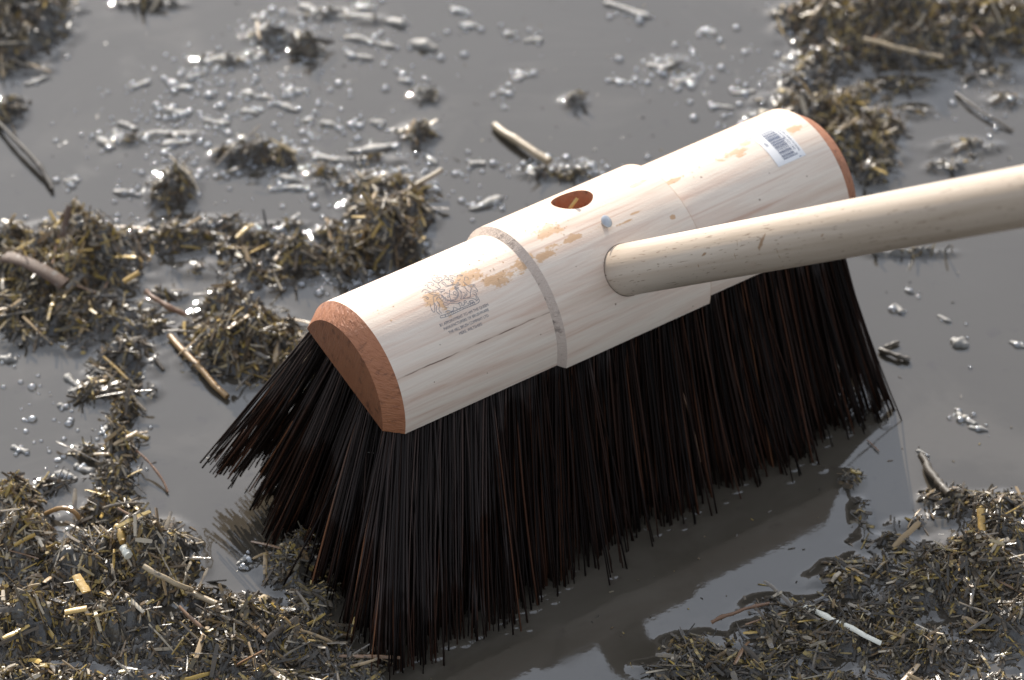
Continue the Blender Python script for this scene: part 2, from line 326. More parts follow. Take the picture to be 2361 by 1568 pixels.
# ------------------------------------------------------------------ muck clumps: heights over the water, in metres
# each clump: (print u, print v, half width, half depth, height mm)
CLUMPS = {
 'tl': [(30, 72, 105, 62, 24), (95, 22, 70, 36, 12), (10, 20, 80, 40, 18)],
 'tle': [(30, 152, 70, 30, 5), (95, 163, 36, 14, 4), (18, 262, 42, 30, 7)],
 'left': [(170, 612, 125, 70, 30), (85, 640, 105, 55, 20), (265, 640, 75, 45, 18), (30, 560, 60, 34, 12), (185, 540, 50, 30, 20)],
 'leftlow': [(150, 740, 200, 62, 9), (300, 830, 80, 42, 8), (50, 725, 90, 50, 9), (180, 790, 60, 30, 5), (370, 690, 80, 34, 3.6), (330, 760, 70, 34, 4.5), (440, 770, 50, 30, 3.4)],
 'chain': [(262, 880, 62, 46, 8), (285, 960, 32, 50, 8), (277, 1045, 36, 50, 9), (262, 1110, 56, 42, 10), (300, 905, 60, 30, 6), (195, 1045, 40, 18, 4), (215, 905, 45, 22, 5)],
 'midleft': [(570, 800, 118, 64, 26), (655, 830, 85, 46, 13), (520, 730, 62, 46, 16), (690, 870, 60, 30, 6)],
 'band': [(400, 552, 95, 34, 13), (555, 568, 95, 34, 10), (690, 600, 100, 40, 11), (480, 530, 70, 20, 8), (600, 640, 90, 36, 7), (480, 620, 80, 26, 5), (780, 560, 60, 34, 9)],
 'mid': [(895, 575, 80, 46, 28), (820, 610, 70, 36, 14), (880, 432, 115, 30, 7), (940, 500, 55, 40, 16), (760, 400, 50, 16, 4), (850, 500, 60, 40, 10)],
 'lowleft': [(335, 1310, 95, 76, 28), (190, 1340, 140, 100, 20), (60, 1275, 90, 66, 17), (250, 1200, 90, 44, 11), (50, 1450, 150, 90, 18), (280, 1460, 160, 84, 14), (30, 1175, 60, 46, 16), (330, 1230, 60, 40, 8), (90, 1600, 200, 56, 13), (340, 1600, 170, 46, 10)],
 'botmid': [(560, 1440, 105, 52, 11), (680, 1490, 130, 66, 11), (480, 1525, 130, 60, 10), (810, 1545, 80, 36, 7), (600, 1600, 170, 46, 9), (465, 1385, 60, 30, 8)],
 'behind': [(690, 1300, 66, 52, 15), (725, 1385, 60, 40, 8), (640, 1345, 36, 26, 6)],
 'botright': [(2235, 1345, 145, 76, 21), (2300, 1240, 90, 54, 15), (2110, 1365, 125, 56, 9), (1950, 1350, 90, 52, 6), (1900, 1470, 185, 74, 9), (2150, 1510, 180, 66, 9),
              (1650, 1510, 130, 52, 5), (2030, 1255, 85, 30, 4), (2340, 1450, 80, 60, 16), (1780, 1400, 70, 30, 4), (1962, 1112, 26, 22, 6), (1988, 1200, 22, 50, 6), (2185, 1170, 60, 36, 9), (2300, 1180, 90, 36, 12), (2060, 1310, 100, 46, 7), (2000, 1425, 120, 52, 8), (1780, 1475, 100, 44, 7), (2090, 1210, 60, 24, 4), (1570, 1550, 120, 34, 6), (1730, 1548, 140, 40, 7), (1950, 1600, 200, 46, 8), (2200, 1600, 190, 56, 9), (1650, 1600, 160, 36, 7)],
 'tr': [(2100, 78, 205, 62, 28), (1930, 52, 110, 44, 17), (2260, 60, 140, 56, 17), (1900, 150, 80, 34, 12), (1830, 40, 60, 20, 6)],
 'r2': [(1900, 290, 115, 44, 20), (1965, 352, 100, 40, 15), (1830, 235, 80, 30, 8), (2010, 405, 60, 26, 8), (1760, 270, 50, 16, 4), (1870, 200, 70, 34, 10), (1960, 235, 80, 34, 7), (2030, 300, 60, 30, 6)],
 'rflat': [(2210, 340, 110, 22, 4), (2270, 170, 90, 30, 5), (2190, 385, 70, 18, 4), (2320, 235, 60, 20, 4), (2090, 200, 90, 24, 4), (2120, 260, 60, 20, 3.6)],
 's1': [(590, 362, 80, 22, 14)], 's2': [(402, 440, 46, 40, 17)], 's3': [(962, 308, 42, 22, 11)], 's4': [(650, 88, 70, 18, 9), (710, 118, 55, 14, 6)],
 's5': [(1285, 402, 85, 13, 8)], 's6': [(350, 12, 80, 9, 5)], 's7': [(985, 222, 34, 16, 7)], 's8': [(1325, 235, 26, 15, 8)],
 's9': [(1560, 150, 80, 26, 2.9)], 's10': [(2100, 585, 110, 8, 5)], 's11': [(120, 1120, 44, 18, 5)], 's12': [(520, 141, 90, 13, 3.6), (600, 128, 50, 10, 3.4)], 's13': [(750, 34, 100, 14, 3.8), (860, 48, 60, 12, 3.4)], 's14': [(850, 372, 90, 13, 3.6), (775, 420, 60, 13, 3.4)], 's15': [(400, 314, 95, 11, 3.5), (300, 326, 46, 13, 3.5)],
 's16': [(480, 506, 150, 11, 3.4), (640, 520, 90, 10, 3.4)], 's17': [(1810, 195, 55, 36, 3.6), (1775, 300, 60, 14, 3.4)],
}
CLABEL = {
 'tl': 'dark straw muck heap in the top left corner of the puddle', 'tle': 'flat muddy straw scum at the left edge below the corner heap',
 'left': 'tall golden straw muck heap at the left edge with a broad brown husk', 'leftlow': 'flat dark straw muck spread below the tall left heap',
 'chain': 'thin chain of wet straw crossing the puddle left of the bristles', 'midleft': 'rounded muck clump just left of the broom head',
 'band': 'low muddy straw ridge linking the left heap to the yellow heap', 'mid': 'yellow tipped straw heap behind the near end of the broom head',
 'lowleft': 'large sunlit straw muck heap in the lower left corner', 'botmid': 'shaded chopped straw muck at the bottom edge left of the bristles',
 'behind': 'small wet muck heap half hidden by the splayed left bristles', 'botright': 'wide spread of chopped straw muck in the lower right corner',
 'tr': 'large straw muck heap in the top right corner', 'r2': 'straw muck heap behind the barcode end of the broom head',
 'rflat': 'flat muddy straw film in shallow water at the right edge', 's1': 'mud-covered straw lump in the puddle above the low ridge',
 's2': 'dark pitted mud lump standing beside the golden left heap', 's3': 'small pale mud lump with a golden straw right of the pitted lumps',
 's4': 'bubbly mud lump with brown straw near the top edge', 's5': 'narrow muddy straw clot at the end of the fallen tan stalk',
 's6': 'thin muddy straw strip at the top edge near the left corner', 's7': 'small bubbly mud lump in the upper middle of the puddle',
 's8': 'little glinting mud lump alone in the upper middle right', 's9': 'faint patch of mud froth barely breaking the water at upper right',
 's10': 'low line of mud froth under the handle at the right', 's11': 'small dark frothy mud patch left of the straw chain', 's12': 'pale strip of mud froth above the small lumps left of centre', 's13': 'long mud film near the top edge left of centre',
 's14': 'mud film behind the yellow tipped heap', 's15': 'mud froth strip around the straw lump above the low ridge', 's16': 'thin glossy mud film along the far side of the low ridge',
 's17': 'pale mud film fringing the heap behind the barcode end',
}
def blob_params(bl):
    out = []
    for (u, v, ru, rv, h) in bl:
        p = ground(u, v); px = ground(u + ru, v)[0] - p[0]; py = (ground(u, v - rv)[1] - ground(u, v + rv)[1]) / 2
        out.append((p[0], p[1], px, py, h / 1000))
    return out
BP = {k: blob_params(b) for k, b in CLUMPS.items()}
def field(bp, x, y):
    c = np.zeros_like(x)
    for (bx, by, rx, ry, h) in bp:
        q = ((x - bx) / rx) ** 2 + ((y - by) / ry) ** 2
        c = np.maximum(c, h * np.exp(-1.25 * q))
    c = c * (0.22 + 1.56 * fbm(x * 62 + 3, y * 62 + 9, 3))
    pres = np.clip((c - 0.0006) / 0.003, 0, 1)
    n = (fbm(x * 160, y * 160, 4) - 0.5) * 0.016 + (fbm(x * 420 + 7, y * 420, 3) - 0.5) * 0.0035
    return c - 0.0022 - 0.005 * (1 - np.clip(c / 0.0016, 0, 1)) + n * (0.15 + 0.85 * pres) * np.clip(0.35 + c / 0.012, 0.35, 1.2)
def field_all(x, y):
    f = np.full_like(x, -0.01)
    for bp in BP.values():
        f = np.maximum(f, field(bp, x, y))
    return f

# ------------------------------------------------------------------ the setting
gx = [-9, -4, -2, -1, 1, 2, 4, 9]
gv = [(a, b, -0.006) for b in gx for a in gx]; gf = [[j * 8 + i, j * 8 + i + 1, (j + 1) * 8 + i + 1, (j + 1) * 8 + i] for j in range(7) for i in range(7)]
tag(mesh_obj('ground', gv, gf, M['ground']), kind='structure')
xs = np.concatenate([[-9, -4, -2, -1, -0.6], np.arange(-0.42, 0.4201, 0.0025), [0.6, 1, 2, 4, 9]])
ys = np.concatenate([[-9, -4, -2, -1, -0.5], np.arange(-0.28, 0.5201, 0.0025), [0.7, 1, 2, 4, 9]])
X, Y = np.meshgrid(xs, ys)
F = field_all(X, Y)
Z = 0.0013 * np.exp(np.clip(F, -0.02, 0) / 0.0011) + 0.00012 * (fbm(X * 22, Y * 22, 2) - 0.5)
Z += 0.0005 * np.clip(fbm(X * 130 + 3, Y * 130, 3) - 0.62, 0, 1) * 6 * np.clip((F + 0.004) / 0.003, 0, 1)
Z[(np.abs(X) > 0.45) | (Y < -0.3) | (Y > 0.55)] = 0
nx_, ny_ = len(xs), len(ys)
def grid_faces(nx, ny):
    i = np.arange(nx * ny).reshape(ny, nx)
    return np.stack([i[:-1, :-1], i[:-1, 1:], i[1:, 1:], i[1:, :-1]], -1).reshape(-1, 4)
tag(mesh_obj('puddle', np.stack([X, Y, Z], -1).reshape(-1, 3), grid_faces(nx_, ny_), M['water']), kind='structure')

# ------------------------------------------------------------------ straw pieces
def straw_mesh_arrays(P0, D, Wd, L, W, T, bend):
    """many flat bent straw bits as one vertex/face array; 12 vertices each"""
    n = len(P0); N = np.cross(D, Wd); ts = np.array([-0.5, 0.0, 0.5])
    V = np.zeros((n, 3, 4, 3))
    for k, t in enumerate(ts):
        c = P0 + D * (L * t)[:, None] + N * (bend * (1 - 4 * t * t))[:, None]
        w = W * (1.0 if k == 1 else 0.72)
        for j, (a, b) in enumerate(((-1, -1), (1, -1), (1, 1), (-1, 1))):
            V[:, k, j] = c + Wd * (a * w / 2)[:, None] + N * (b * T / 2)[:, None]
    base = (np.arange(n) * 12)[:, None, None]
    f = []
    for k in (0, 1):
        for j in range(4): f.append([k * 4 + j, k * 4 + (j + 1) % 4, (k + 1) * 4 + (j + 1) % 4, (k + 1) * 4 + j])
    f += [[3, 2, 1, 0], [8, 9, 10, 11]]
    return V.reshape(-1, 3), (base + np.array(f)[None]).reshape(-1, 4)

def rand_dirs(n, tilt):
    a = rng.uniform(0, 2 * np.pi, n); e = rng.normal(0, tilt, n)
    D = np.stack([np.cos(a) * np.cos(e), np.sin(a) * np.cos(e), np.sin(e)], 1)
    r = rng.normal(0, 0.5, n)
    h = np.stack([-np.sin(a), np.cos(a), np.zeros(n)], 1); u = np.cross(D, h)
    return D, h * np.cos(r)[:, None] + u * np.sin(r)[:, None]

def piece_mesh(name, L, W, T, mat, seed):
    r = random.Random(seed); vs = []; n = 6
    for k in range(n + 1):
        t = k / n - 0.5; w = W * (1 - 0.25 * abs(2 * t) ** 3) * r.uniform(0.85, 1.1)
        z = L * 0.10 * r.uniform(0.6, 1) * (0.25 - t * t) + r.uniform(-1, 1) * T * 0.2; yy = 0.04 * L * math.sin(3 * t + seed)
        for a in range(6):
            an = a * math.pi / 3; vs.append((t * L, yy + math.cos(an) * w / 2, z + math.sin(an) * T / 2))
    fs = [[k * 6 + a, k * 6 + (a + 1) % 6, (k + 1) * 6 + (a + 1) % 6, (k + 1) * 6 + a] for k in range(n) for a in range(6)]
    fs += [[5, 4, 3, 2, 1, 0], [n * 6 + a for a in range(6)]]
    me = bpy.data.meshes.new(name); me.from_pydata(vs, [], fs); me.polygons.foreach_set('use_smooth', [True] * len(fs)); me.update()
    me.set_sharp_from_angle(angle=math.radians(50)); me.materials.append(mat); return me
t_pm = {k: m_stalk('straw_blade_' + k, a, b, mud) for k, a, b, mud in (
    ('gold', (0.40, 0.25, 0.05), (0.50, 0.34, 0.12), 0.12), ('tan', (0.30, 0.20, 0.10), (0.40, 0.28, 0.15), 0.35),
    ('grey', (0.14, 0.112, 0.075), (0.22, 0.17, 0.11), 0.6), ('dark', (0.06, 0.045, 0.03), (0.10, 0.075, 0.05), 0.5), ('brown', (0.20, 0.11, 0.06), (0.28, 0.17, 0.095), 0.25), ('pale', (0.52, 0.42, 0.29), (0.62, 0.53, 0.4), 0.1))}
PIECES = [piece_mesh('straw_blade', L, W, T, t_pm[k], i) for i, (L, W, T, k) in enumerate((
    (0.021, 0.0022, 0.0008, 'gold'), (0.015, 0.0028, 0.0008, 'gold'), (0.026, 0.0020, 0.0009, 'tan'), (0.018, 0.0032, 0.0007, 'tan'), (0.024, 0.0026, 0.0010, 'grey'),
    (0.017, 0.0036, 0.0007, 'grey'), (0.030, 0.0022, 0.0012, 'brown'), (0.016, 0.0026, 0.0008, 'pale'), (0.028, 0.0018, 0.0009, 'grey'), (0.022, 0.0030, 0.0008, 'dark')))]

NBITS = {'tl': 500, 'tle': 150, 'left': 1100, 'leftlow': 800, 'chain': 620, 'midleft': 900, 'band': 700, 'mid': 800, 'lowleft': 2800, 'botmid': 1550, 'behind': 380,
         'botright': 5000, 'tr': 1500, 'r2': 1000, 'rflat': 200, 's1': 140, 's2': 140, 's3': 50, 's4': 70, 's5': 70, 's6': 40, 's7': 20, 's8': 12, 's9': 10, 's10': 20, 's11': 40, 's12': 14, 's13': 16, 's14': 30, 's15': 24, 's16': 40, 's17': 40}
NPIECE = {'tl': 10, 'left': 34, 'leftlow': 18, 'chain': 14, 'midleft': 22, 'band': 14, 'mid': 22, 'lowleft': 52, 'botmid': 30, 'behind': 6, 'botright': 52, 'tr': 22, 'r2': 16, 'tle': 3, 's1': 3, 's3': 2, 's4': 2}
DRYNESS = {'left': 0.62, 'mid': 0.65, 'midleft': 0.5, 'lowleft': 0.55, 'tr': 0.5, 'r2': 0.5, 'band': 0.4, 'chain': 0.45, 'botright': 0.22, 'botmid': 0.12}
def build_clump(key):
    bp = BP[key]
    x0 = min(b[0] - 2.0 * b[2] for b in bp); x1 = max(b[0] + 2.0 * b[2] for b in bp)
    y0 = min(b[1] - 2.0 * b[3] for b in bp); y1 = max(b[1] + 2.0 * b[3] for b in bp)
    step = 0.0014
    gx_ = np.arange(x0, x1, step); gy_ = np.arange(y0, y1, step); X_, Y_ = np.meshgrid(gx_, gy_)
    H = field(bp, X_, Y_)
    zc = np.clip(H, -0.005, None)
    # ragged overhang so the heap is not a plain height field
    jx = (fbm(X_ * 300, Y_ * 300, 2) - 0.5) * 0.0022; jy = (fbm(X_ * 300 + 31, Y_ * 300 + 4, 2) - 0.5) * 0.0022
    fc = grid_faces(len(gx_), len(gy_)); keep = (H.reshape(-1)[fc] > -0.0032).any(1)
    fc = fc[keep]
    used = np.unique(fc); remap = np.full(X_.size, -1); remap[used] = np.arange(len(used))
    V = np.stack([X_ + jx, Y_ + jy, zc], -1).reshape(-1, 3)[used]
    cx, cy = bp[0][0], bp[0][1]
    root = empty('muck_clump' if len(bp) > 2 else 'mud_lump', (cx, cy, 0))
    tag(root, CLABEL[key], 'muck heap' if len(bp) > 2 else 'mud lump')
    off = np.array([cx, cy, 0])
    mesh_obj('mud_mass', V - off, remap[fc], M['muck'] if key not in ('s4', 's7', 's8', 's9', 's10', 's6', 's12', 's13', 's14', 's15', 's16', 's17') else M['fleck'], root)
    # scattered bits
    n = int(NBITS.get(key, 60) * 1.9); Hf = H.reshape(-1)
    w = np.clip(Hf + 0.0012, 0, 0.006) * np.clip((fbm(X_ * 45 + 60, Y_ * 45 + 8, 3).reshape(-1) - 0.33) / 0.22, 0.3, 1); w = w / w.sum()
    idx = rng.choice(Hf.size, n, p=w); px = X_.reshape(-1)[idx] + rng.normal(0, 0.0016, n); py = Y_.reshape(-1)[idx] + rng.normal(0, 0.0016, n)
    hz = np.maximum(field(bp, px, py), -0.0005)
    # bits lie in matted swirls and hug the surface they are plastered to
    ang = fbm(px * 30 + 11, py * 30 + 2, 2) * 14 + rng.normal(0, 0.75, n); e = 0.002
    sl_x = (field(bp, px + e, py) - field(bp, px - e, py)) / (2 * e); sl_y = (field(bp, px, py + e) - field(bp, px, py - e)) / (2 * e)
    D = np.stack([np.cos(ang), np.sin(ang), np.clip(sl_x * np.cos(ang) + sl_y * np.sin(ang), -1.2, 1.2) * 0.9 + rng.normal(0, 1, n) * (0.15 + 0.3 * np.clip(hz / 0.015, 0, 1))], 1); D /= np.linalg.norm(D, axis=1)[:, None]
    Nn = np.stack([-np.clip(sl_x, -1.2, 1.2), -np.clip(sl_y, -1.2, 1.2), np.ones(n)], 1) + rng.normal(0, 0.3, (n, 3)); Wd = np.cross(Nn, D); Wd /= np.linalg.norm(Wd, axis=1)[:, None]
    L = np.clip(rng.lognormal(math.log(0.0066), 0.55, n), 0.002, 0.024); W = np.clip(rng.lognormal(math.log(0.00115), 0.42, n), 0.0005, 0.0036); T = np.clip(W * 0.4, 0.0003, 0.0009)
    pz = hz + rng.uniform(-0.0011, 0.0006, n) + rng.random(n) ** 3 * 0.006 * np.clip(hz / 0.012, 0, 1)
    P0 = np.stack([px, py, pz], 1) - off
    gold = rng.random(n) < 1.5 * DRYNESS.get(key, 0.2) * np.clip(hz / 0.012, 0.15, 1)
    for nm, sel, mt in (('straw_mat', ~gold, M['straw']), ('straw_mat', gold, M['straw_gold'])):
        if sel.sum() < 3: continue
        v, f = straw_mesh_arrays(P0[sel], D[sel], Wd[sel], L[sel], W[sel], T[sel], rng.normal(0, 0.0007, sel.sum()))
        o = mesh_obj(nm, v, f, mt, root, smooth=False); o['kind'] = 'stuff'
    for i in range(NPIECE.get(key, 0)):
        j = rng.choice(Hf.size, p=w); x, y = X_.reshape(-1)[j], Y_.reshape(-1)[j]
        dryk = DRYNESS.get(key, 0.2)
        pick = rng.choice(10, p=np.array([dryk, dryk, .5, .5, .7, .7, .4, dryk * .5, .7, .5]) / (2.5 * dryk + 4.0))
        o = bpy.data.objects.new('straw_blade', PIECES[pick]); COL.objects.link(o); o.parent = root
        til = float(rng.normal(0, 0.28))
        z = float(max(field(bp, np.array([x]), np.array([y]))[0], 0)) + 0.0018 + abs(math.sin(til)) * 0.005
        o.location = (x - cx, y - cy, z); o.rotation_euler = (float(rng.normal(0, .5)), til, float(rng.uniform(0, 6.28)))
        sc_ = float(rng.uniform(0.55, 1.15)); o.scale = (sc_, sc_, sc_)
    return root
for key in CLUMPS: build_clump(key)

# ------------------------------------------------------------------ loose stalks, each a thing
def stalk(name, pts, w, mat, label, cat='straw', flat=1.0, z=None, node=None, nseg=14, ngon=10):
    """pts: print positions (u, v[, height mm]); w: diameter in metres"""
    P_ = []
    for q in pts:
        h = q[2] / 1000 if len(q) > 2 else 0.0
        P_.append(ground(q[0], q[1], h))
    P_ = np.array(P_); tt = np.linspace(0, 1, len(P_)); t = np.linspace(0, 1, nseg + 1)
    if len(P_) > 2:
        co = [np.polyfit(tt, P_[:, k], 2 if len(P_) == 3 else 3 if len(P_) == 4 else 2) for k in range(3)]; C_ = np.stack([np.polyval(c, t) for c in co], 1)
    else:
        C_ = P_[0] + (P_[1] - P_[0]) * t[:, None]
    L = np.linalg.norm(P_[-1] - P_[0])
    C_[:, :2] += (np.stack([vnoise(t * 5 + w * 9e4, t * 0 + 3.3), vnoise(t * 5 + 40, t * 0 + w * 8e4)], 1) - 0.5) * L * 0.03
    # rest on the muck where there is some
    lift = np.maximum(field_all(C_[:, 0], C_[:, 1]) + 0.0014 + w * 0.42 * flat - C_[:, 2], 0) * (field_all(C_[:, 0], C_[:, 1]) > 0)
    for _ in range(3): lift = np.maximum(lift, np.convolve(np.pad(lift, 2, mode='edge'), np.ones(5) / 5, 'valid'))
    C_[:, 2] += np.convolve(np.pad(lift, 3, mode='edge'), np.ones(7) / 7, 'valid')
    org = C_[nseg // 2].copy(); C_ -= org
    V = []; r = random.Random(int(w * 1e7) + len(label))
    for k in range(nseg + 1):
        d = C_[min(k + 1, nseg)] - C_[max(k - 1, 0)]; d /= np.linalg.norm(d)
        s = np.cross(d, (0, 0, 1.0)); s /= np.linalg.norm(s); u = np.cross(s, d)
        rad = w / 2 * (r.uniform(0.72, 1.3) if mat in (mk['mud'], mk['twig'], mk['dirt']) else r.uniform(0.92, 1.06)) * (1.18 if node and k in node else 1)
        for a in range(ngon):
            an = 2 * math.pi * a / ngon; V.append(C_[k] + s * math.cos(an) * rad + u * math.sin(an) * rad * flat)
    fs = [[k * ngon + a, k * ngon + (a + 1) % ngon, (k + 1) * ngon + (a + 1) % ngon, (k + 1) * ngon + a] for k in range(nseg) for a in range(ngon)]
    fs += [list(range(ngon))[::-1], [nseg * ngon + a for a in range(ngon)]]
    o = mesh_obj(name, V, fs, mat, None, True, 50); o.location = org
    return tag(o, label, cat)
mk = {'dirt': m_stalk('stalk_dirty', (0.022, 0.016, 0.010), (0.06, 0.044, 0.028), 0.25, 0.6), 'brown': m_stalk('stalk_brown', (0.24, 0.13, 0.055), (0.40, 0.25, 0.10), 0.25, 0.28), 'tan': m_stalk('stalk_tan', (0.34, 0.25, 0.15), (0.46, 0.36, 0.23), 0.3),
      'mud': m_stalk('stalk_muddy', (0.055, 0.042, 0.028), (0.11, 0.085, 0.058), 0.45, 0.45), 'white': m_stalk('stalk_white', (0.66, 0.62, 0.50), (0.74, 0.70, 0.58), 0.0, 0.45),
      'husk': m_stalk('husk', (0.065, 0.036, 0.020), (0.12, 0.07, 0.042), 0.3, 0.65), 'gold': m_stalk('stalk_gold', (0.46, 0.27, 0.07), (0.56, 0.38, 0.14), 0.1, 0.3), 'twig': m_stalk('twig', (0.14, 0.07, 0.035), (0.24, 0.13, 0.07), 0.15, 0.4)}
stalk('straw_stalk', [(392, 778, 2), (455, 848, 3), (522, 917, 2)], 0.0035, mk['brown'], 'stout brown straw stalk lying on water left of the splayed bristles', node=(7,))
stalk('straw_stalk', [(1138, 288, 2), (1200, 330, 4), (1268, 372, 4)], 0.0048, mk['tan'], 'muddy tan straw stalk floating behind the hub of the head', node=(5,))
stalk('bleached_straw', [(1856, 1398, 9), (1940, 1440, 11), (2032, 1482, 7)], 0.0034, mk['white'], 'bleached white stem lying on the lower right muck', flat=0.55, node=(4, 9))
stalk('straw_stalk', [(1992, 90, 20), (2080, 112, 18), (2175, 134, 12)], 0.0032, mk['tan'], 'long tan stalk leaning off the top right heap', node=(9,))
stalk('straw_stalk', [(2206, 216, 1), (2265, 258, 3), (2332, 300, 1)], 0.0018, mk['mud'], 'thin grey stalk in shallow water at the right edge')
stalk('husk', [(12, 592, 18), (75, 612, 20), (148, 655, 15)], 0.0100, mk['husk'], 'broad brown curled husk on the front of the left heap', 'husk', flat=0.35)
stalk('rotten_stick', [(2126, 1050, 0), (2150, 1095, 3), (2190, 1150, 6)], 0.0046, mk['dirt'], 'muddy curved stick sticking out of the lower right muck', 'stick')
stalk('twig', [(-12, 270, 2), (48, 338, 5), (98, 392, 4), (118, 440, 2)], 0.0028, mk['dirt'], 'mud-coated bent twig bridging the water at the left edge', 'twig', node=(9,))
stalk('straw_stalk', [(104, 1186, 1), (152, 1172, 9), (184, 1202, 2)], 0.0026, mk['brown'], 'arched orange stem between the two lower left heaps')
stalk('twig', [(315, 1040, 8), (360, 1085, 5), (388, 1134, 1)], 0.0012, mk['twig'], 'thin dark rootlet reaching into water from the straw chain', 'twig')
stalk('straw_stalk', [(336, 672, 10), (380, 702, 9), (428, 726, 5)], 0.0030, mk['twig'], 'reddish stem pointing from the left muck to the rounded clump')
stalk('leaf', [(545, 1414, 3), (580, 1398, 6), (616, 1377, 4)], 0.0046, mk['tan'], 'pale flat leaf strip on the bottom edge muck near the reflection', 'leaf', flat=0.25)
stalk('straw_stalk', [(943, 434, 6), (1019, 392, 10)], 0.0026, mk['tan'], 'short tan stalk pointing up right from the yellow tipped heap')
stalk('straw_stalk', [(271, 1222, 20), (285, 1250, 21)], 0.0046, mk['gold'], 'upper cream stub of cut straw on the lower left heap', node=None)
stalk('straw_stalk', [(284, 1262, 24), (297, 1282, 23)], 0.0048, mk['white'], 'lower pale stub of cut straw on the lower left heap')
stalk('twig', [(1640, 1434, 4), (1705, 1409, 7), (1772, 1390, 5)], 0.0020, mk['twig'], 'reddish twig on the near side of the lower right muck', 'twig')
stalk('straw_stalk', [(2260, 1174, 20), (2267, 1240, 12)], 0.0042, mk['gold'], 'golden upright stub in the sunlit part of the lower right muck')
stalk('straw_stalk', [(2028, 806, 1.5), (2062, 818, 2.5), (2096, 830, 1)], 0.0030, mk['mud'], 'small muddy stalk on water right of the far bristles')
stalk('straw_stalk', [(2040, 800, 1.5), (2072, 788, 1.5)], 0.0020, mk['mud'], 'tiny muddy stalk crossing the one right of the far bristles')
stalk('straw_stalk', [(330, 1305, 30), (395, 1340, 24), (440, 1360, 12)], 0.0030, mk['tan'], 'tan stalk over the water side of the lower left heap')
stalk('straw_stalk', [(430, 1362, 9), (500, 1392, 8)], 0.0034, mk['tan'], 'muddy stalk between the lower left heap and bottom muck')
stalk('leaf', [(175, 1326, 24), (200, 1365, 22)], 0.0050, mk['gold'], 'yellow leaf blade on the lower left heap', 'leaf', flat=0.25)
stalk('straw_stalk', [(150, 1412, 20), (200, 1402, 22)], 0.0040, mk['gold'], 'yellowish cut straw near the bottom of the lower left heap', flat=0.5)
stalk('straw_stalk', [(145, 545, 32), (160, 475, 44)], 0.0040, mk['husk'], 'upright brown spike on top of the tall left heap', flat=0.5)
stalk('straw_stalk', [(285, 650, 20), (320, 628, 24)], 0.0030, mk['gold'], 'golden cut straw at the right flank of the tall left heap')
stalk('straw_stalk', [(2000, 1015, 1), (2026, 1040, 1)], 0.0008, mk['twig'], 'loose dark fibre on water below the far bristles', 'fibre')

# ------------------------------------------------------------------ mud-coated flecks floating on the puddle
def lump_mesh(name, L, W, Hh, seed, mat):
    r = random.Random(seed); nu, nv = 14, 8; V = []
    ph = [r.uniform(0, 6.3) for _ in range(6)]
    for i in range(nu + 1):
        a = math.pi * i / nu; x = -math.cos(a) * L / 2; ra = math.sin(a) ** 0.55
        wob = 1 + 0.22 * math.sin(3 * a + ph[0]) + 0.14 * math.sin(7 * a + ph[1])
        for j in range(nv):
            b = 2 * math.pi * j / nv; k = wob * (1 + 0.12 * math.sin(3 * b + ph[2] + 4 * a))
            V.append((x, math.cos(b) * W / 2 * ra * k + 0.035 * L * math.sin(2.2 * a + ph[3]), math.sin(b) * Hh * ra * k))
    fs = [[i * nv + j, i * nv + (j + 1) % nv, (i + 1) * nv + (j + 1) % nv, (i + 1) * nv + j] for i in range(nu) for j in range(nv)]
    me = bpy.data.meshes.new(name); me.from_pydata(V, [], fs); me.polygons.foreach_set('use_smooth', [True] * len(fs)); me.update(); me.materials.append(mat); return me
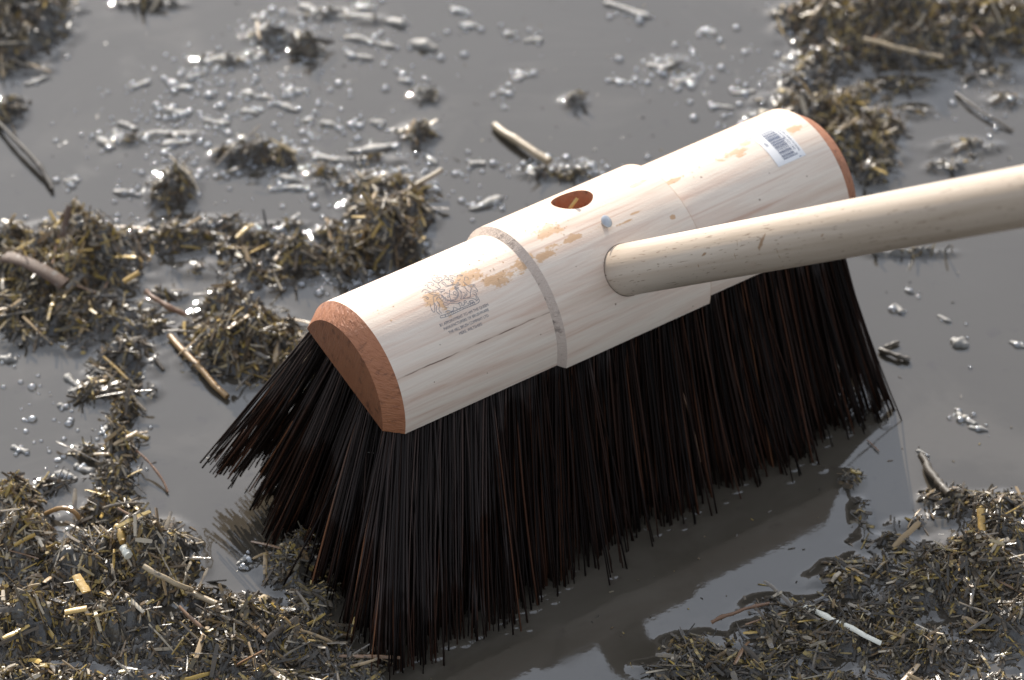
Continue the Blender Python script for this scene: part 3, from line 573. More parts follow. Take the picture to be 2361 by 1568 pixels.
FLECKS = {
 'small mud-coated fleck in the scatter near the top edge': [(583, 42, 612, 43, 10), (578, 76, 625, 62, 16), (690, 17, 765, 38, 20), (768, 38, 868, 46, 14), (795, 88, 868, 97, 13), (862, 100, 912, 109, 10), (796, 124, 858, 137, 11),
    (945, 100, 1006, 114, 22), (893, 50, 938, 60, 20), (1040, 20, 1075, 30, 10), (1060, 56, 1100, 62, 9), (1165, 80, 1180, 82, 10), (1212, 96, 1250, 93, 11), (820, 22, 856, 20, 9), (1395, 10, 1500, 40, 14), (1620, 70, 1650, 80, 10)],
 'small mud-coated fleck in the froth left of centre': [(460, 146, 540, 130, 13), (548, 142, 618, 131, 10), (430, 182, 470, 170, 9), (302, 201, 345, 191, 9), (390, 201, 442, 203, 9), (557, 213, 592, 225, 11), (635, 241, 688, 257, 11),
    (655, 211, 696, 208, 10), (600, 222, 628, 229, 9), (560, 258, 592, 262, 13), (473, 221, 496, 223, 10), (380, 254, 432, 264, 15), (275, 286, 316, 298, 12), (225, 318, 262, 342, 13), (340, 312, 455, 307, 12), (470, 278, 528, 286, 11),
    (700, 281, 722, 278, 12), (740, 286, 772, 288, 12), (803, 286, 832, 287, 7), (858, 281, 884, 288, 14), (375, 336, 440, 326, 12), (265, 441, 318, 452, 12), (150, 417, 180, 417, 9), (262, 300, 280, 330, 9)],
 'small mud-coated fleck beside the yellow tipped heap': [(802, 352, 915, 336, 15), (720, 358, 785, 376, 15), (636, 404, 690, 420, 12), (635, 438, 712, 431, 10), (1085, 484, 1158, 458, 15), (1084, 381, 1116, 377, 13), (655, 345, 700, 352, 10), (985, 360, 1005, 380, 9)],
 'small mud-coated fleck in the upper middle of the puddle': [(920, 184, 948, 192, 9), (1185, 180, 1212, 175, 9), (1340, 380, 1360, 376, 8), (1150, 215, 1172, 213, 8), (1560, 190, 1600, 180, 9), (1490, 150, 1540, 165, 10), (1690, 215, 1740, 213, 8), (1640, 245, 1690, 250, 8), (1410, 185, 1440, 190, 7)],
 'small mud-coated fleck on open water right of the bristles': [(2196, 784, 2228, 800, 18), (2064, 706, 2078, 722, 12), (2222, 962, 2246, 980, 12), (2236, 985, 2275, 994, 8), (2165, 730, 2190, 742, 7), (2205, 945, 2216, 970, 8), (2090, 670, 2104, 676, 8), (2330, 790, 2361, 800, 8)],
 'small mud-coated fleck on the water at the left side': [(150, 868, 190, 895, 12), (160, 905, 215, 890, 10), (30, 1030, 62, 1045, 10), (135, 935, 150, 940, 9), (0, 825, 36, 832, 14), (175, 1075, 215, 1090, 14), (130, 1090, 175, 1105, 12), (235, 1000, 250, 985, 9), (310, 995, 340, 1010, 11), (60, 195, 110, 180, 10)],
 'small mud-coated fleck near the lone reflection patch': [(548, 1300, 580, 1285, 7), (560, 1312, 585, 1306, 6), (2115, 1040, 2140, 1050, 5)],
}
k_ = 0
ORD = 'first second third fourth fifth sixth seventh eighth ninth tenth eleventh twelfth thirteenth fourteenth fifteenth sixteenth seventeenth eighteenth nineteenth twentieth twenty-first twenty-second twenty-third twenty-fourth twenty-fifth twenty-sixth'.split()
for lab, segs in FLECKS.items():
    for rank, (u0, v0, u1, v1, w) in enumerate(sorted(segs, key=lambda q: q[0] + q[2])):
        a = ground(u0, v0); b = ground(u1, v1); L = float(np.linalg.norm(b - a)) + 0.002; wm = w / 4.06 / 1000
        o = bpy.data.objects.new('mud_fleck', lump_mesh('mud_fleck', L, wm * 1.7, wm * 0.6, k_, M['fleck'])); COL.objects.link(o)
        c = (a + b) / 2; o.location = (c[0], c[1], 0.0002); o.rotation_euler = (0, 0, math.atan2(b[1] - a[1], b[0] - a[0]))
        tag(o, lab + ', ' + ORD[rank] + ' from the left', 'mud fleck', 'flecks: ' + lab); k_ += 1

# froth: uncountable little bubbles
def bubbles(name, pts, rad, mat, squash=0.85):
    u = [(0, 0, 1)]; nu, nv = 5, 10; V0 = [(0, 0, squash)]
    for i in range(1, nu + 1):
        a = i * (math.pi * 0.62) / nu
        for j in range(nv): V0.append((math.sin(a) * math.cos(2 * math.pi * j / nv), math.sin(a) * math.sin(2 * math.pi * j / nv), math.cos(a) * squash))
    F0 = [[0, 1 + j, 1 + (j + 1) % nv] for j in range(nv)]
    F1 = [[1 + (i - 1) * nv + j, 1 + i * nv + j, 1 + i * nv + (j + 1) % nv, 1 + (i - 1) * nv + (j + 1) % nv] for i in range(1, nu) for j in range(nv)]
    V0 = np.array(V0); n = len(V0); V = []; fs = []
    for k, (p, r) in enumerate(zip(pts, rad)):
        V.append(V0 * r + np.array(p)); fs += [[q + k * n for q in f] for f in F0 + F1]
    o = mesh_obj(name, np.concatenate(V), fs, mat); tag(o, kind='stuff'); return o
bp_, br_ = [], []
for lab, segs in FLECKS.items():
    for (u0, v0, u1, v1, w) in segs:
        for _ in range((random.randint(2, 6) if ('right of' in lab or 'left side' in lab or 'reflection' in lab) else random.randint(9, 20))):
            t = random.random(); sp = 1.0 if random.random() < 0.6 else 3.0
            p = ground(u0 + (u1 - u0) * t + random.gauss(0, w * 0.7 * sp), v0 + (v1 - v0) * t + random.gauss(0, w * 0.5 * sp))
            bp_.append(p); br_.append(min(0.0030, random.lognormvariate(math.log(0.00135), 0.42)))
for (u, v, su, sv, n) in [(470, 230, 130, 60, 70), (700, 150, 150, 60, 50), (560, 380, 120, 40, 40), (880, 420, 90, 45, 120), (1850, 180, 60, 90, 90), (1770, 300, 60, 40, 50), (1560, 160, 60, 30, 50), (1290, 390, 70, 14, 50),
                          (480, 520, 160, 18, 60), (700, 560, 120, 26, 60), (2250, 230, 70, 60, 30), (120, 980, 90, 90, 30), (800, 650, 80, 30, 40), (600, 340, 60, 20, 40), (400, 400, 40, 30, 30), (650, 75, 60, 22, 50)]:
    for _ in range(int(n * 1.8)):
        p = ground(random.gauss(u, su), random.gauss(v, sv)); h = float(field_all(np.array([p[0]]), np.array([p[1]]))[0])
        p[2] = max(0, h) - 0.0002; bp_.append(p); br_.append(min(0.0030, random.lognormvariate(math.log(0.0013), 0.45)))
tag(bubbles('froth_bubbles', bp_, br_, M['froth']), 'froth of small muddy bubbles floating over the puddle', 'froth')

# fine silt and chaff specks lying on the water
n = 900; sx_ = rng.uniform(-0.4, 0.4, n); sy_ = rng.uniform(-0.22, 0.5, n)
kp = (field_all(sx_, sy_) < -0.001) & (fbm(sx_ * 14, sy_ * 14 + 5, 3) > 0.42); sx_, sy_ = sx_[kp], sy_[kp]; n = len(sx_)
D, Wd = rand_dirs(n, 0.05)
v, f = straw_mesh_arrays(np.stack([sx_, sy_, np.full(n, 0.0002)], 1), D, Wd, rng.lognormal(math.log(0.0013), 0.6, n).clip(0.0005, 0.006), rng.uniform(0.0004, 0.0009, n), np.full(n, 0.0004), np.zeros(n))
tag(mesh_obj('chaff_specks', v, f, M['straw'], None, smooth=False), 'fine chaff and silt specks floating on the puddle', 'chaff', kind='stuff')

# ------------------------------------------------------------------ the broom (metres, in its own frame: x along the stock, y towards the near edge, z out of the dome)
ROT = np.array(((0.81294, 0.55378, 0.18012), (0.58236, -0.77305, -0.25145), (0.0, 0.30931 * -1, 0.95096)))
u_, s_, v_ = np.linalg.svd(ROT); ROT = u_ @ v_
ORG = np.array((-0.08854, 1.68273 + CAM_Y, -1.37110 + CAM_H))
broom = empty('broom')
broom.matrix_world = Matrix.Translation(Vector(ORG)) @ Matrix(ROT.tolist()).to_4x4()
tag(broom, 'wooden yard broom with dark bassine bristles standing in the puddle', 'broom')
def to_world(p): return ROT @ np.asarray(p, float) + ORG

L_, R_, RH, FLAT = 0.3161, 0.0441, 0.0480, 0.0060
TH, SH, N0, RHANDLE = 0.6022, 0.1575, 0.0016, 0.0140
prof = [(0.0, R_ - 0.0070, 1), (0.0096, R_, 0), (0.1068, R_, 2), (0.1104, RH, 0), (0.2064, RH, 3), (0.2072, R_ - 0.0001, 0), (L_ - 0.0096, R_, 1), (L_, R_ - 0.0070, 1)]
def build_stock():
    na = 97; V = []; Fs = []; mi = []
    # inserting extra rings in long runs keeps the faces square enough
    rings = []
    for (s0, r0, k), (s1, r1, _) in zip(prof[:-1], prof[1:]):
        nseg = max(1, int((s1 - s0) / 0.012))
        for q in range(nseg): rings.append((s0 + (s1 - s0) * q / nseg, r0 + (r1 - r0) * q / nseg, k))
    rings.append((prof[-1][0], prof[-1][1], 1))
    for (s, r, k) in rings:
        a0 = math.asin(FLAT / r)
        for j in range(na):
            a = a0 + (math.pi - 2 * a0) * j / (na - 1); V.append((s, r * math.cos(a), r * math.sin(a)))
    nr = len(rings)
    for i in range(nr - 1):
        for j in range(na - 1):
            Fs.append([i * na + j, (i + 1) * na + j, (i + 1) * na + j + 1, i * na + j + 1]); mi.append({0: 0, 1: 1, 2: 3, 3: 1}[rings[i][2]])
        Fs.append([i * na + na - 1, (i + 1) * na + na - 1, (i + 1) * na, i * na]); mi.append(0)
    Fs.append(list(range(na))); mi.append(2); Fs.append([(nr - 1) * na + j for j in range(na)][::-1]); mi.append(2)
    o = mesh_obj('brush_stock', V, Fs, [M['wood'], M['end'], M['face'], M['stepg'], M['bore']], None, True)
    o.data.polygons.foreach_set('material_index', mi)
    bm = bmesh.new(); bm.from_mesh(o.data); bmesh.ops.recalc_face_normals(bm, faces=bm.faces); bm.to_mesh(o.data); bm.free()
    # the two bored holes
    cut = bmesh.new()
    for side in (-1, 1):
        ax = Vector((0, side * math.sin(TH), math.cos(TH)))
        mt = Matrix.Translation(Vector((SH, 0, N0)) + ax * 0.047) @ ax.to_track_quat('Z', 'Y').to_matrix().to_4x4()
        bmesh.ops.create_cone(cut, cap_ends=True, segments=48, radius1=(RHANDLE + 0.0003) if side > 0 else 0.0112, radius2=(RHANDLE + 0.0003) if side > 0 else 0.0118, depth=0.060, matrix=mt)
    cme = bpy.data.meshes.new('cutter'); cut.to_mesh(cme); cut.free()
    for k in range(5): cme.materials.append([M['wood'], M['end'], M['face'], M['stepg'], M['bore']][k])
    cme.polygons.foreach_set('material_index', [4] * len(cme.polygons))
    co = bpy.data.objects.new('cutter', cme); COL.objects.link(co)
    md = o.modifiers.new('bore', 'BOOLEAN'); md.operation = 'DIFFERENCE'; md.object = co; md.solver = 'EXACT'; md.use_self = True
    bv = o.modifiers.new('ease', 'BEVEL'); bv.width = 0.0005; bv.segments = 2; bv.limit_method = 'ANGLE'; bv.angle_limit = math.radians(18); bv.harden_normals = False
    bpy.context.view_layer.update()
    me = bpy.data.meshes.new_from_object(o.evaluated_get(bpy.context.evaluated_depsgraph_get()))
    o.modifiers.clear(); old = o.data; o.data = me; me.name = 'brush_stock'
    bpy.data.objects.remove(co); bpy.data.meshes.remove(old)
    me.polygons.foreach_set('use_smooth', [True] * len(me.polygons)); me.set_sharp_from_angle(angle=math.radians(24))
    o.parent = broom; return o
stock = build_stock()
tag(stock, 'pale turned wooden head with a raised hub and reddish bevelled ends')

def on_stock(s_mm, deg, lift, r=R_):
    a = math.radians(deg); q = r + lift
    return (s_mm / 1000, q * math.cos(a), q * math.sin(a))

# printed crest: thin inked strokes lying on the dome
CREST = """47.4,77.4 50.5,76.7 55.4,76.5 60.7,76.9 65.7,76.7 69.7,76.5 71.7,77.0 72.3,78.2 72.0,79.4
47.4,77.4 47.3,78.4 48.0,79.1 49.0,78.8 50.3,78.6 50.6,77.4 50.0,77.0
50.2,78.4 51.9,78.5 54.5,78.3 57.2,78.1 59.8,78.2 62.0,78.0 64.5,78.1 67.3,78.1 69.6,78.1
52.2,78.3 52.0,76.9
53.2,78.3 53.0,76.8
54.4,78.1 54.1,76.7
55.4,78.1 55.1,76.7
56.5,77.9 56.3,76.7
57.8,78.0 57.6,76.8
61.6,78.0 61.5,76.9
62.8,78.0 62.7,76.8
64.1,78.1 64.0,76.6
65.3,78.1 65.1,76.8
66.5,78.1 66.2,76.6
67.8,78.1 67.6,76.7
68.9,78.0 68.7,76.6
51.3,79.8 52.6,80.4 53.7,80.1 54.3,78.9 55.8,78.6 56.6,79.8 56.8,81.2 57.7,80.4 58.2,79.4 58.6,78.6 59.6,77.5 60.6,78.5 60.9,79.9 60.7,81.6
60.7,81.6 61.6,82.2 62.4,81.4 62.2,80.2 61.5,79.9 62.1,79.0 63.0,79.2 63.8,80.4
63.8,81.4 64.5,82.0 65.2,81.6 65.2,80.6 64.4,80.1 63.8,80.5 63.8,81.4
66.5,79.9 67.4,80.4 68.5,79.8 69.2,78.6 67.9,78.5 66.5,79.9
65.0,79.2 66.2,79.2 67.1,78.5
55.4,93.4 55.1,91.1 55.5,88.7 56.6,86.8 58.4,85.5 60.4,85.1 62.4,86.2 63.8,87.9 64.7,90.0 64.9,92.3 64.5,94.3
55.8,93.1 55.7,91.0 56.1,89.0 57.0,87.2 58.6,86.1 60.6,85.9 62.3,86.8 63.5,88.4 64.2,90.3 64.3,92.4 64.0,93.8
53.7,92.6 53.5,90.3 53.8,87.8 54.8,85.7 56.4,84.5
64.7,95.0 65.4,92.6 66.1,90.3 65.9,88.0 65.1,86.2 63.8,84.7 63.0,84.1
57.0,85.5 58.9,84.6 60.9,83.7 62.5,83.2
56.6,84.4 58.7,83.3 60.7,82.0 62.1,82.4
65.2,89.7 66.2,89.3
64.6,88.6 65.6,88.1
63.9,87.2 64.8,86.7
63.2,86.3 64.0,85.5
53.9,91.0 54.8,91.3
54.0,88.8 55.1,89.6
54.5,87.1 55.5,87.9
55.3,86.0 56.1,86.8
58.1,93.7 59.1,91.8 60.8,89.5 62.9,87.6
61.3,94.1 60.0,91.9 58.8,89.3 58.2,86.5
57.5,90.2 58.4,90.4 59.1,89.7 58.5,88.9 57.4,89.3 57.5,90.2
62.0,91.1 63.1,91.6 63.5,90.5 63.0,89.0 61.8,89.1 61.6,90.2 62.0,91.1
55.7,91.3 56.1,89.5 56.7,90.3
60.2,87.5 61.3,86.6
71.6,91.2 73.1,91.2 74.4,90.7 75.1,89.3
74.0,90.0 75.3,89.3
70.9,95.9 71.0,93.5 71.5,91.0 72.1,90.1 72.5,88.9 71.6,87.7 70.4,86.1 69.2,83.7 68.6,82.7 67.4,82.9 66.7,82.7
73.1,90.0 74.2,89.0 74.4,86.8 74.4,84.6 73.9,84.0 73.3,85.2 72.1,87.0
71.1,85.7 72.3,84.9 73.1,83.6 72.2,81.9 72.3,79.5 71.8,79.0
70.8,84.4 71.7,83.4 71.7,81.7 71.4,80.3 70.6,79.4 70.3,78.0 71.3,78.7 72.0,79.4
68.2,93.2 69.0,91.7 69.6,90.4 69.2,88.9 69.5,86.7 70.2,85.7
68.2,87.7 68.4,86.2 67.5,85.1 66.0,84.5 64.7,83.6
66.5,88.0 67.5,87.1 67.2,85.8 65.5,85.1 64.8,84.2
63.3,84.0 64.9,83.5 66.5,83.1 68.1,82.2 69.5,80.9 70.6,79.4
71.8,96.2 72.8,97.6 73.1,99.1 74.7,98.2 74.4,96.1 74.0,95.7
47.6,101.8 49.6,103.2 50.6,102.4 51.0,100.6 51.5,98.8 52.6,98.0 54.1,96.9
48.6,99.9 50.2,100.2 50.8,98.3 51.2,96.7 52.1,95.4 53.8,94.8
50.6,94.1 52.3,94.2 54.5,93.7 55.3,93.8
50.6,93.8 49.8,91.8 49.1,89.9 49.1,88.1 49.0,86.2 47.9,84.3 47.2,83.3 47.5,81.5 48.0,80.1
50.9,89.9 51.1,88.3 51.1,86.8 50.5,85.2 49.9,84.8 49.1,83.9 48.8,81.6 49.3,80.2
51.4,91.4 52.6,92.5 53.8,92.5
46.7,90.0 46.1,88.0 45.6,86.3 45.5,84.1 45.8,83.1
48.8,89.5 48.2,87.5 47.5,85.7 46.7,83.9 45.8,83.1
45.9,91.7 45.9,90.8
46.2,97.2 47.3,97.1 48.1,95.9 48.1,94.3 48.3,95.4
47.1,95.6 47.4,93.8 48.1,94.3
53.3,86.7 53.2,85.0 54.5,83.9 56.3,84.2
52.4,84.1 53.3,82.7 54.8,82.4
51.7,105.8 53.2,106.2 53.7,105.3 52.3,104.1 52.7,102.2 53.1,101.1
54.6,107.8 55.9,107.1 56.5,105.3 56.6,103.6 55.5,103.0 55.2,104.8
53.1,100.0 54.2,98.6 55.7,98.1 57.8,98.6 58.5,100.2 58.1,101.7 58.6,103.1 59.9,103.2
55.9,101.5 56.7,100.2 56.9,98.3
58.1,109.8 58.0,107.3 57.9,104.9 59.2,103.4 60.6,103.8 62.5,105.0 62.8,107.2 61.3,108.1 60.4,109.4 58.9,110.0
58.5,113.2 58.9,111.3 58.5,109.0
60.3,111.9 61.7,111.9 62.3,110.3 61.2,108.7
60.3,108.6 60.3,106.9 61.5,106.2 60.5,105.1 59.1,105.5 58.1,106.7
61.2,103.7 62.4,104.2 63.6,104.4 64.2,105.9 65.2,105.5 65.9,104.5 65.6,103.2 64.3,102.7 63.9,103.8
60.7,102.5 62.0,102.2 61.7,100.2 61.8,98.1 63.1,97.5 64.5,97.4 65.9,98.1 65.2,99.4 65.0,101.0 66.3,100.3 67.1,100.0 66.0,99.1
60.3,102.5 60.8,99.9 61.0,97.6 62.7,97.1 64.4,96.8 66.0,96.7 66.1,95.3
64.5,107.7 65.8,107.4 65.8,106.2 64.6,106.4
66.9,105.2 68.3,105.2 68.7,103.7 69.5,102.2
66.6,104.3 67.7,103.3 67.5,101.9 66.5,101.6 65.6,102.4 64.4,101.8
69.8,101.2 70.4,102.7 71.7,102.9 72.9,101.7 73.2,100.4 71.8,101.2 71.7,101.6
68.9,99.1 69.5,97.9 70.7,99.1
66.6,96.0 67.8,97.1 68.7,97.2 67.8,95.5 66.3,95.5
64.9,95.1 66.4,94.8 68.0,94.3
65.3,94.6 66.2,93.6 66.5,92.2 65.4,92.9 65.0,94.1
55.8,97.4 57.5,97.1 59.2,96.2 58.9,95.2 57.3,95.3 55.8,96.3
57.3,95.3 55.8,94.7"""
def ribbons(lines, wid, lift):
    V = []; Fs = []
    for ln in lines:
        P_ = [np.array((s, d * 0.7695)) for s, d in ln]
        # round the corners once
        Q = [P_[0]]
        for a, b in zip(P_[:-1], P_[1:]): Q += [a * 0.72 + b * 0.28, a * 0.28 + b * 0.72]
        Q.append(P_[-1]); n0 = len(V)
        for k, p in enumerate(Q):
            d = Q[min(k + 1, len(Q) - 1)] - Q[max(k - 1, 0)]; d = d / (np.linalg.norm(d) + 1e-9); nn = np.array((-d[1], d[0])) * wid / 2 * (0.75 + 0.5 * random.random())
            for q in (p - nn, p + nn): V.append(on_stock(q[0], q[1] / 0.7695, lift))
        for k in range(len(Q) - 1):
            i = n0 + 2 * k; Fs.append([i, i + 2, i + 3, i + 1])
    return V, Fs
lines = [[tuple(map(float, q.split(','))) for q in l.split()] for l in CREST.strip().split('\n')]
v, f = ribbons(lines, 0.25, 0.00009)
tag(mesh_obj('printed_crest', v, f, M['ink'], stock), 'black printed coat of arms with lion, unicorn, garter shield and scroll')

def surface_text(name, body, s0, deg0, ds, dd, size, squeeze, mat, parent, lift, align='CENTER', bold=0.0):
    """text laid on the dome; reading direction (ds, dd) in the (along, round) plane, up is 90 degrees left of it"""
    cu = bpy.data.curves.new(name, 'FONT'); cu.body = body; cu.size = size; cu.align_x = align; cu.offset = bold; cu.resolution_u = 3
    ob = bpy.data.objects.new(name, cu); me = bpy.data.meshes.new_from_object(ob)
    for vx in me.vertices:
        x, y = vx.co.x * squeeze, vx.co.y
        s = s0 + x * ds - y * dd; d = deg0 * 0.7695 + x * dd + y * ds
        vx.co = on_stock(s, d / 0.7695, lift)
    me.materials.clear(); me.materials.append(mat)
    o = bpy.data.objects.new(name, me); COL.objects.link(o); o.parent = parent
    bpy.data.objects.remove(ob); return o
for body, s0, s1, deg in (('BY APPOINTMENT TO HM THE QUEEN', 44.8, 75.4, 72.0), ('MANUFACTURERS OF BRUSHWARE', 45.8, 74.2, 68.7), ('THE HILL BRUSH COMPANY LTD', 47.4, 72.5, 65.1), ('MERE, WILTSHIRE', 52.7, 67.1, 61.6)):
    o = surface_text('printed_lettering', body, 0, deg, 1, 0, 2.15, 1.0, M['ink'], stock, 0.0001)
    xs_ = [vx.co.x for vx in o.data.vertices]; a, b = min(xs_), max(xs_); k = (s1 - s0) / 1000 / (b - a)
    for vx in o.data.vertices: vx.co.x = s0 / 1000 + (vx.co.x - a) * k

# barcode sticker
def patch(name, s0, s1, d0, d1, lift, mat, parent, ns=4, nd=24, thick=None):
    V = [on_stock(s0 + (s1 - s0) * i / ns, d0 + (d1 - d0) * j / nd, lift) for i in range(ns + 1) for j in range(nd + 1)]
    Fs = [[i * (nd + 1) + j, (i + 1) * (nd + 1) + j, (i + 1) * (nd + 1) + j + 1, i * (nd + 1) + j + 1] for i in range(ns) for j in range(nd)]
    return V, Fs
v, f = patch('', 272.0, 291.2, 79.2, 125.2, 0.00012, None, None)
sticker = mesh_obj('barcode_sticker', v, f, M['paper'], broom); tag(sticker, 'white paper barcode sticker near the far end of the head')
r_ = random.Random(5); V = []; Fs = []; d = 82.5; i_ = 0
while d < 112.4:
    w = r_.choice((0.28, 0.28, 0.5, 0.75)); g_ = r_.choice((0.25, 0.25, 0.45, 0.65))
    guard = i_ in (0, 1) or d > 111 or 97 < d < 98.3
    v, f = patch('', 277.5, 287.2 if guard else 285.9, d, d + w, 0.00022, None, None, 3, 1)
    n0 = len(V); V += v; Fs += [[q + n0 for q in ff] for ff in f]; d += w + g_; i_ += 1
mesh_obj('barcode', V, Fs, M['barink'], sticker)
surface_text('sticker_lettering', 'hillbrush', 280.7, 124.6, -1, 0, 3.6, 0.98, M['barink'], sticker, 0.00022, bold=0.03)
surface_text('sticker_lettering', '6', 288.2, 80.3, 0, 1, 2.0, 0.9, M['barink'], sticker, 0.00022)
surface_text('sticker_lettering', '041104 001022', 288.0, 97.5, 0, 1, 2.0, 1.35, M['barink'], sticker, 0.00022)
surface_text('sticker_lettering', 'MADE IN GREAT BRITAIN', 290.0, 97.5, 0, 1, 1.7, 1.05, M['barink'], sticker, 0.00022)
surface_text('sticker_lettering', '507', 275.6, 99.5, 0, 1, 2.3, 0.95, M['barink'], sticker, 0.00022)
V = [on_stock(s, dd_, 0.0002) for s, dd_ in ((274.5, 121.6), (281.5, 121.4), (283.8, 120.3), (279.5, 119.4), (275.0, 119.9))]
mesh_obj('logo_swoosh', V, [[0, 1, 2, 3, 4]], M['logo'], sticker)

# handle
ax = np.array((0, math.sin(TH), math.cos(TH)))
HL = 1.32; V = []; nv = 48
zs = [0.020, 0.1, 0.2, 0.3, 0.45, 0.6, 0.8, 1.0, 1.2, HL - 0.012, HL - 0.005, HL - 0.001, HL]
for z in zs:
    rr = RHANDLE if z <= HL - 0.012 else RHANDLE * {HL - 0.005: 0.9, HL - 0.001: 0.65, HL: 0.25}[z]
    for j in range(nv): V.append((rr * math.cos(2 * math.pi * j / nv), rr * math.sin(2 * math.pi * j / nv), z))
fs = [[i * nv + j, i * nv + (j + 1) % nv, (i + 1) * nv + (j + 1) % nv, (i + 1) * nv + j] for i in range(len(zs) - 1) for j in range(nv)]
fs += [list(range(nv))[::-1], [(len(zs) - 1) * nv + j for j in range(nv)]]
handle = mesh_obj('handle', V, fs, M['handle'], broom, True, 40)
hax = Vector((0.0033, *ax[1:])).normalized()
e1 = (Vector((1, 0, 0)) - hax * hax.x).normalized() * -1; e2 = hax.cross(e1)
handle.matrix_local = Matrix.Translation(Vector((SH, 0, N0))) @ Matrix((e1, e2, hax)).transposed().to_4x4()
tag(handle, 'round pale wooden handle slanting out to the right')

# bent nail in the hub
def lathe(rz, n=20):
    V = []; 
    for (r, z) in rz:
        for j in range(n): V.append((r * math.cos(2 * math.pi * j / n), r * math.sin(2 * math.pi * j / n), z))
    F_ = [[i * n + j, i * n + (j + 1) % n, (i + 1) * n + (j + 1) % n, (i + 1) * n + j] for i in range(len(rz) - 1) for j in range(n)]
    return V, F_ + [list(range(n))[::-1], [(len(rz) - 1) * n + j for j in range(n)]]
v, f = lathe([(0.0013, -0.004), (0.0013, 0.0022), (0.0034, 0.0024), (0.0036, 0.0030), (0.0030, 0.0034), (0.0004, 0.0035)])
nail = mesh_obj('nail', v, f, M['steel'], broom, True, 35)
nd = Vector((0.30, 0.35, 1)).normalized()
nail.matrix_local = Matrix.Translation(Vector(on_stock(158.4, 90.5, 0.0, RH))) @ nd.to_track_quat('Z', 'Y').to_matrix().to_4x4()
tag(nail, 'flat-headed steel nail left proud of the hub')

# beads of water on the wood
bp_, br_ = [], []
for (s, dg, ss, sd, n, rr) in ((84, 100, 16, 8, 42, R_), (136, 103, 9, 5, 26, RH), (20, 100, 10, 10, 10, R_), (222, 103, 8, 3, 8, R_)):
    for _ in range(n):
        a = random.gauss(s, ss); b = random.gauss(dg, sd)
        if (rr == R_ and 11 < a < 105) or (rr == R_ and 208 < a < 300) or (rr == RH and 112 < a < 204):
            bp_.append(on_stock(a, b, -0.00005, rr)); br_.append(random.uniform(0.0002, 0.00055))
dr = bubbles('water_beads', bp_, br_, M['drop'], 0.6); dr.parent = broom

# bristles: one tuft per hole
def build_tuft(s, b, sd):
    r = random.Random(sd); P_ = []; n = 52; ngon = 4; nseg = 6; V = []; Fs = []
    spread_b = 0.36 + 0.40 * (b / 0.036); lean = -0.46 + 0.46 * (s / 0.300)
    spread_b += r.gauss(0, 0.018); lean += r.gauss(0, 0.018)
    trim = 0.119 + r.gauss(0, 0.0025) + 0.018 * max(0, b / 0.036) * max(0, 1 - s / 0.24)
    subs = [(r.gauss(0, 0.026), r.gauss(0, 0.026)) for _ in range(7)]      # wet fibres cling together in strands
    for i in range(n):
        q = math.sqrt((i + 0.5) / n); an = i * 2.39996; sbx, sby = subs[i % 7]
        ox, oy = q * math.cos(an), q * math.sin(an)
        root = np.array((s + ox * 0.0062, b + oy * 0.0050, FLAT + 0.002))
        d = np.array((lean + ox * 0.04 + sbx + r.gauss(0, 0.013), spread_b + oy * 0.04 + sby + r.gauss(0, 0.013), 0.0))
        d[2] = -math.sqrt(max(0.2, 1 - d[0] ** 2 - d[1] ** 2)); d /= np.linalg.norm(d)
        if r.random() < 0.03: d[:2] += (r.gauss(0, 0.09), r.gauss(0, 0.07)); d /= np.linalg.norm(d)
        d0 = np.array((d[0] * 0.72, d[1] * 0.72, d[2])); d0 /= np.linalg.norm(d0)
        ln = trim * (1 + r.gauss(0, 0.012)) * (r.uniform(0.9, 0.98) if r.random() < 0.12 else 1)
        pts = []
        bx, by = r.gauss(0, 0.0012), r.gauss(0, 0.0012)
        for k in range(nseg + 1):
            t = k / nseg; w = root + ln * (d0 * (t - 0.5 * t * t) + d * (0.5 * t * t) ) * 1.0
            w = w + np.array((bx, by, 0)) * math.sin(math.pi * t)
            pts.append(w)
        # fibres that reach the ground stop just under the water
        zz = [to_world(p)[2] for p in pts]
        lim = -0.0025
        if zz[-1] < lim:
            k = next(j for j in range(len(zz)) if zz[j] < lim); f_ = (zz[k - 1] - lim) / (zz[k - 1] - zz[k])
            tot = k - 1 + f_
            new = []
            for j in range(nseg + 1):
                x = tot * j / nseg; a = min(int(x), len(pts) - 2); new.append(pts[a] + (pts[a + 1] - pts[a]) * (x - a))
            pts = new
        rad = r.uniform(0.00040, 0.00068); n0 = len(V)
        for k, p in enumerate(pts):
            dd_ = pts[min(k + 1, nseg)] - pts[max(k - 1, 0)]; dd_ = dd_ / np.linalg.norm(dd_)
            s1 = np.cross(dd_, (1.0, 0.2, 0)); s1 /= np.linalg.norm(s1); s2 = np.cross(dd_, s1); rk = rad * (1 - 0.15 * k / nseg)
            for a in range(ngon):
                th = 2 * math.pi * a / ngon + i; V.append(p + (s1 * math.cos(th) + s2 * math.sin(th)) * rk)
        for k in range(nseg):
            for a in range(ngon): Fs.append([n0 + k * ngon + a, n0 + k * ngon + (a + 1) % ngon, n0 + (k + 1) * ngon + (a + 1) % ngon, n0 + (k + 1) * ngon + a])
        Fs.append([n0 + nseg * ngon + a for a in range(ngon)])
        P_.append(pts[-1])
    o = mesh_obj('bristle_tuft', V, Fs, M['bristle'], broom)
    return P_
tips = []
rows = 7; cols = 21
for j in range(rows):
    b = -0.035 + 0.070 * j / (rows - 1)
    for i in range(cols):
        s = 0.012 + 0.292 * (i + (0.5 if j % 2 else 0)) / (cols - 0.5)
        tp = build_tuft(s, b, j * 100 + i)
        if j >= rows - 3: tips += [to_world(p) for p in tp]
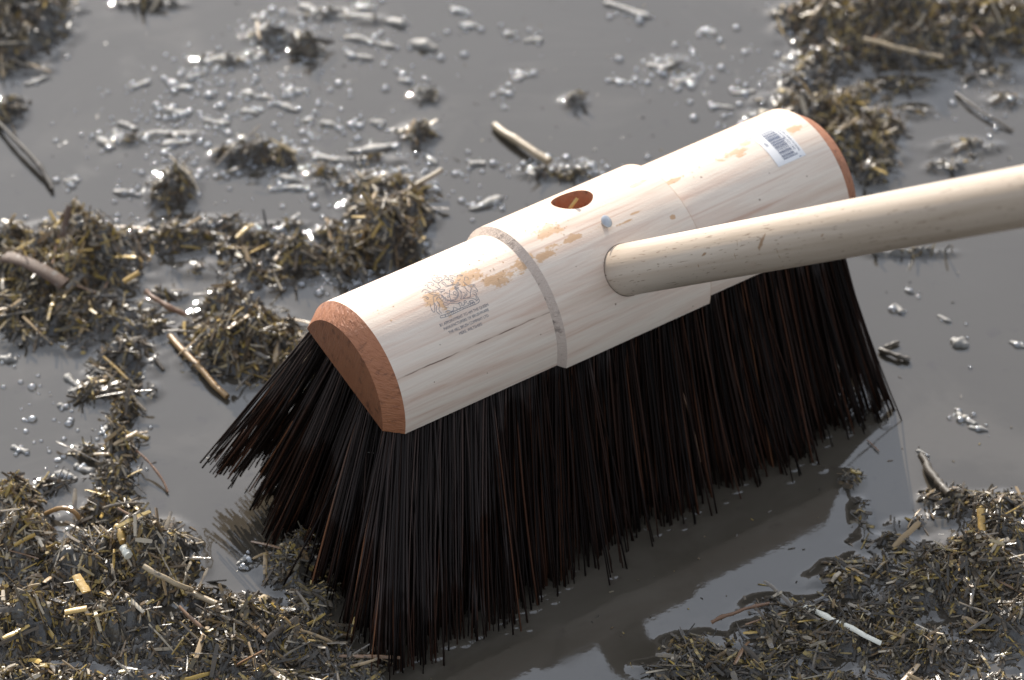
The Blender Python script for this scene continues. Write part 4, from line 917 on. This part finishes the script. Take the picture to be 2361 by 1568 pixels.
# little curls of raised water where fibres break the surface
bp_, br_ = [], []
best = {}
for p in tips:
    if p[2] > 0.001: continue
    q = ROT.T @ (np.asarray(p) - ORG); key = int(q[0] / 0.0035)
    best.setdefault(key, []).append((q[1], tuple(p)))
for key, lst in best.items():
    lst.sort(reverse=True)
    for (_, p) in lst[:3]:
        for _k in range(random.choice((0, 0, 1, 1))):
            bp_.append((p[0] + random.gauss(0.0005, 0.0018), p[1] - 0.0015 + random.gauss(0, 0.0012), -0.0007)); br_.append(random.uniform(0.0016, 0.0048))
tag(bubbles('waterline_ripples', bp_, br_, M['water'], 0.24), 'tiny curls of water where the bristles break the surface', 'ripples')

# straws caught on the broom
def local_stalk(name, pts, w, mat, label, flat=1.0, cat='straw'):
    pts = np.array([to_world(p) for p in pts]); n = 12; t = np.linspace(0, 1, n + 1); tt = np.linspace(0, 1, len(pts))
    C_ = np.stack([np.polyval(np.polyfit(tt, pts[:, k], len(pts) - 1), t) for k in range(3)], 1); org = C_[0].copy(); C_ -= org; V = []
    for k in range(n + 1):
        d = C_[min(k + 1, n)] - C_[max(k - 1, 0)]; d /= np.linalg.norm(d); s = np.cross(d, (0.3, 0.9, 0.2)); s /= np.linalg.norm(s); u = np.cross(s, d)
        for a in range(8):
            V.append(C_[k] + (s * math.cos(a * math.pi / 4) + u * flat * math.sin(a * math.pi / 4)) * w / 2)
    fs = [[k * 8 + a, k * 8 + (a + 1) % 8, (k + 1) * 8 + (a + 1) % 8, (k + 1) * 8 + a] for k in range(n) for a in range(8)] + [list(range(8))[::-1], [n * 8 + a for a in range(8)]]
    o = mesh_obj(name, V, fs, mat, None, True, 50); o.location = org; return tag(o, label, cat)
local_stalk('straw_chip', [(0.151, -0.020, 0.0425), (0.156, -0.0215, 0.047)], 0.0019, mk['gold'], 'yellow straw chip stuck in the empty handle hole', 0.3)
local_stalk('twig', [(0.176, 0.046, -0.010), (0.180, 0.072, -0.030), (0.180, 0.100, -0.060)], 0.0011, mk['twig'], 'thin brown twig caught on the front of the bristles below the hub', 1.0, 'twig')
local_stalk('hair', [(-0.004, 0.030, -0.020), (0.010, 0.034, -0.030), (0.004, 0.046, -0.036)], 0.0004, mk['white'], 'pale curled hair caught on the bristles under the near end', 1.0, 'hair')
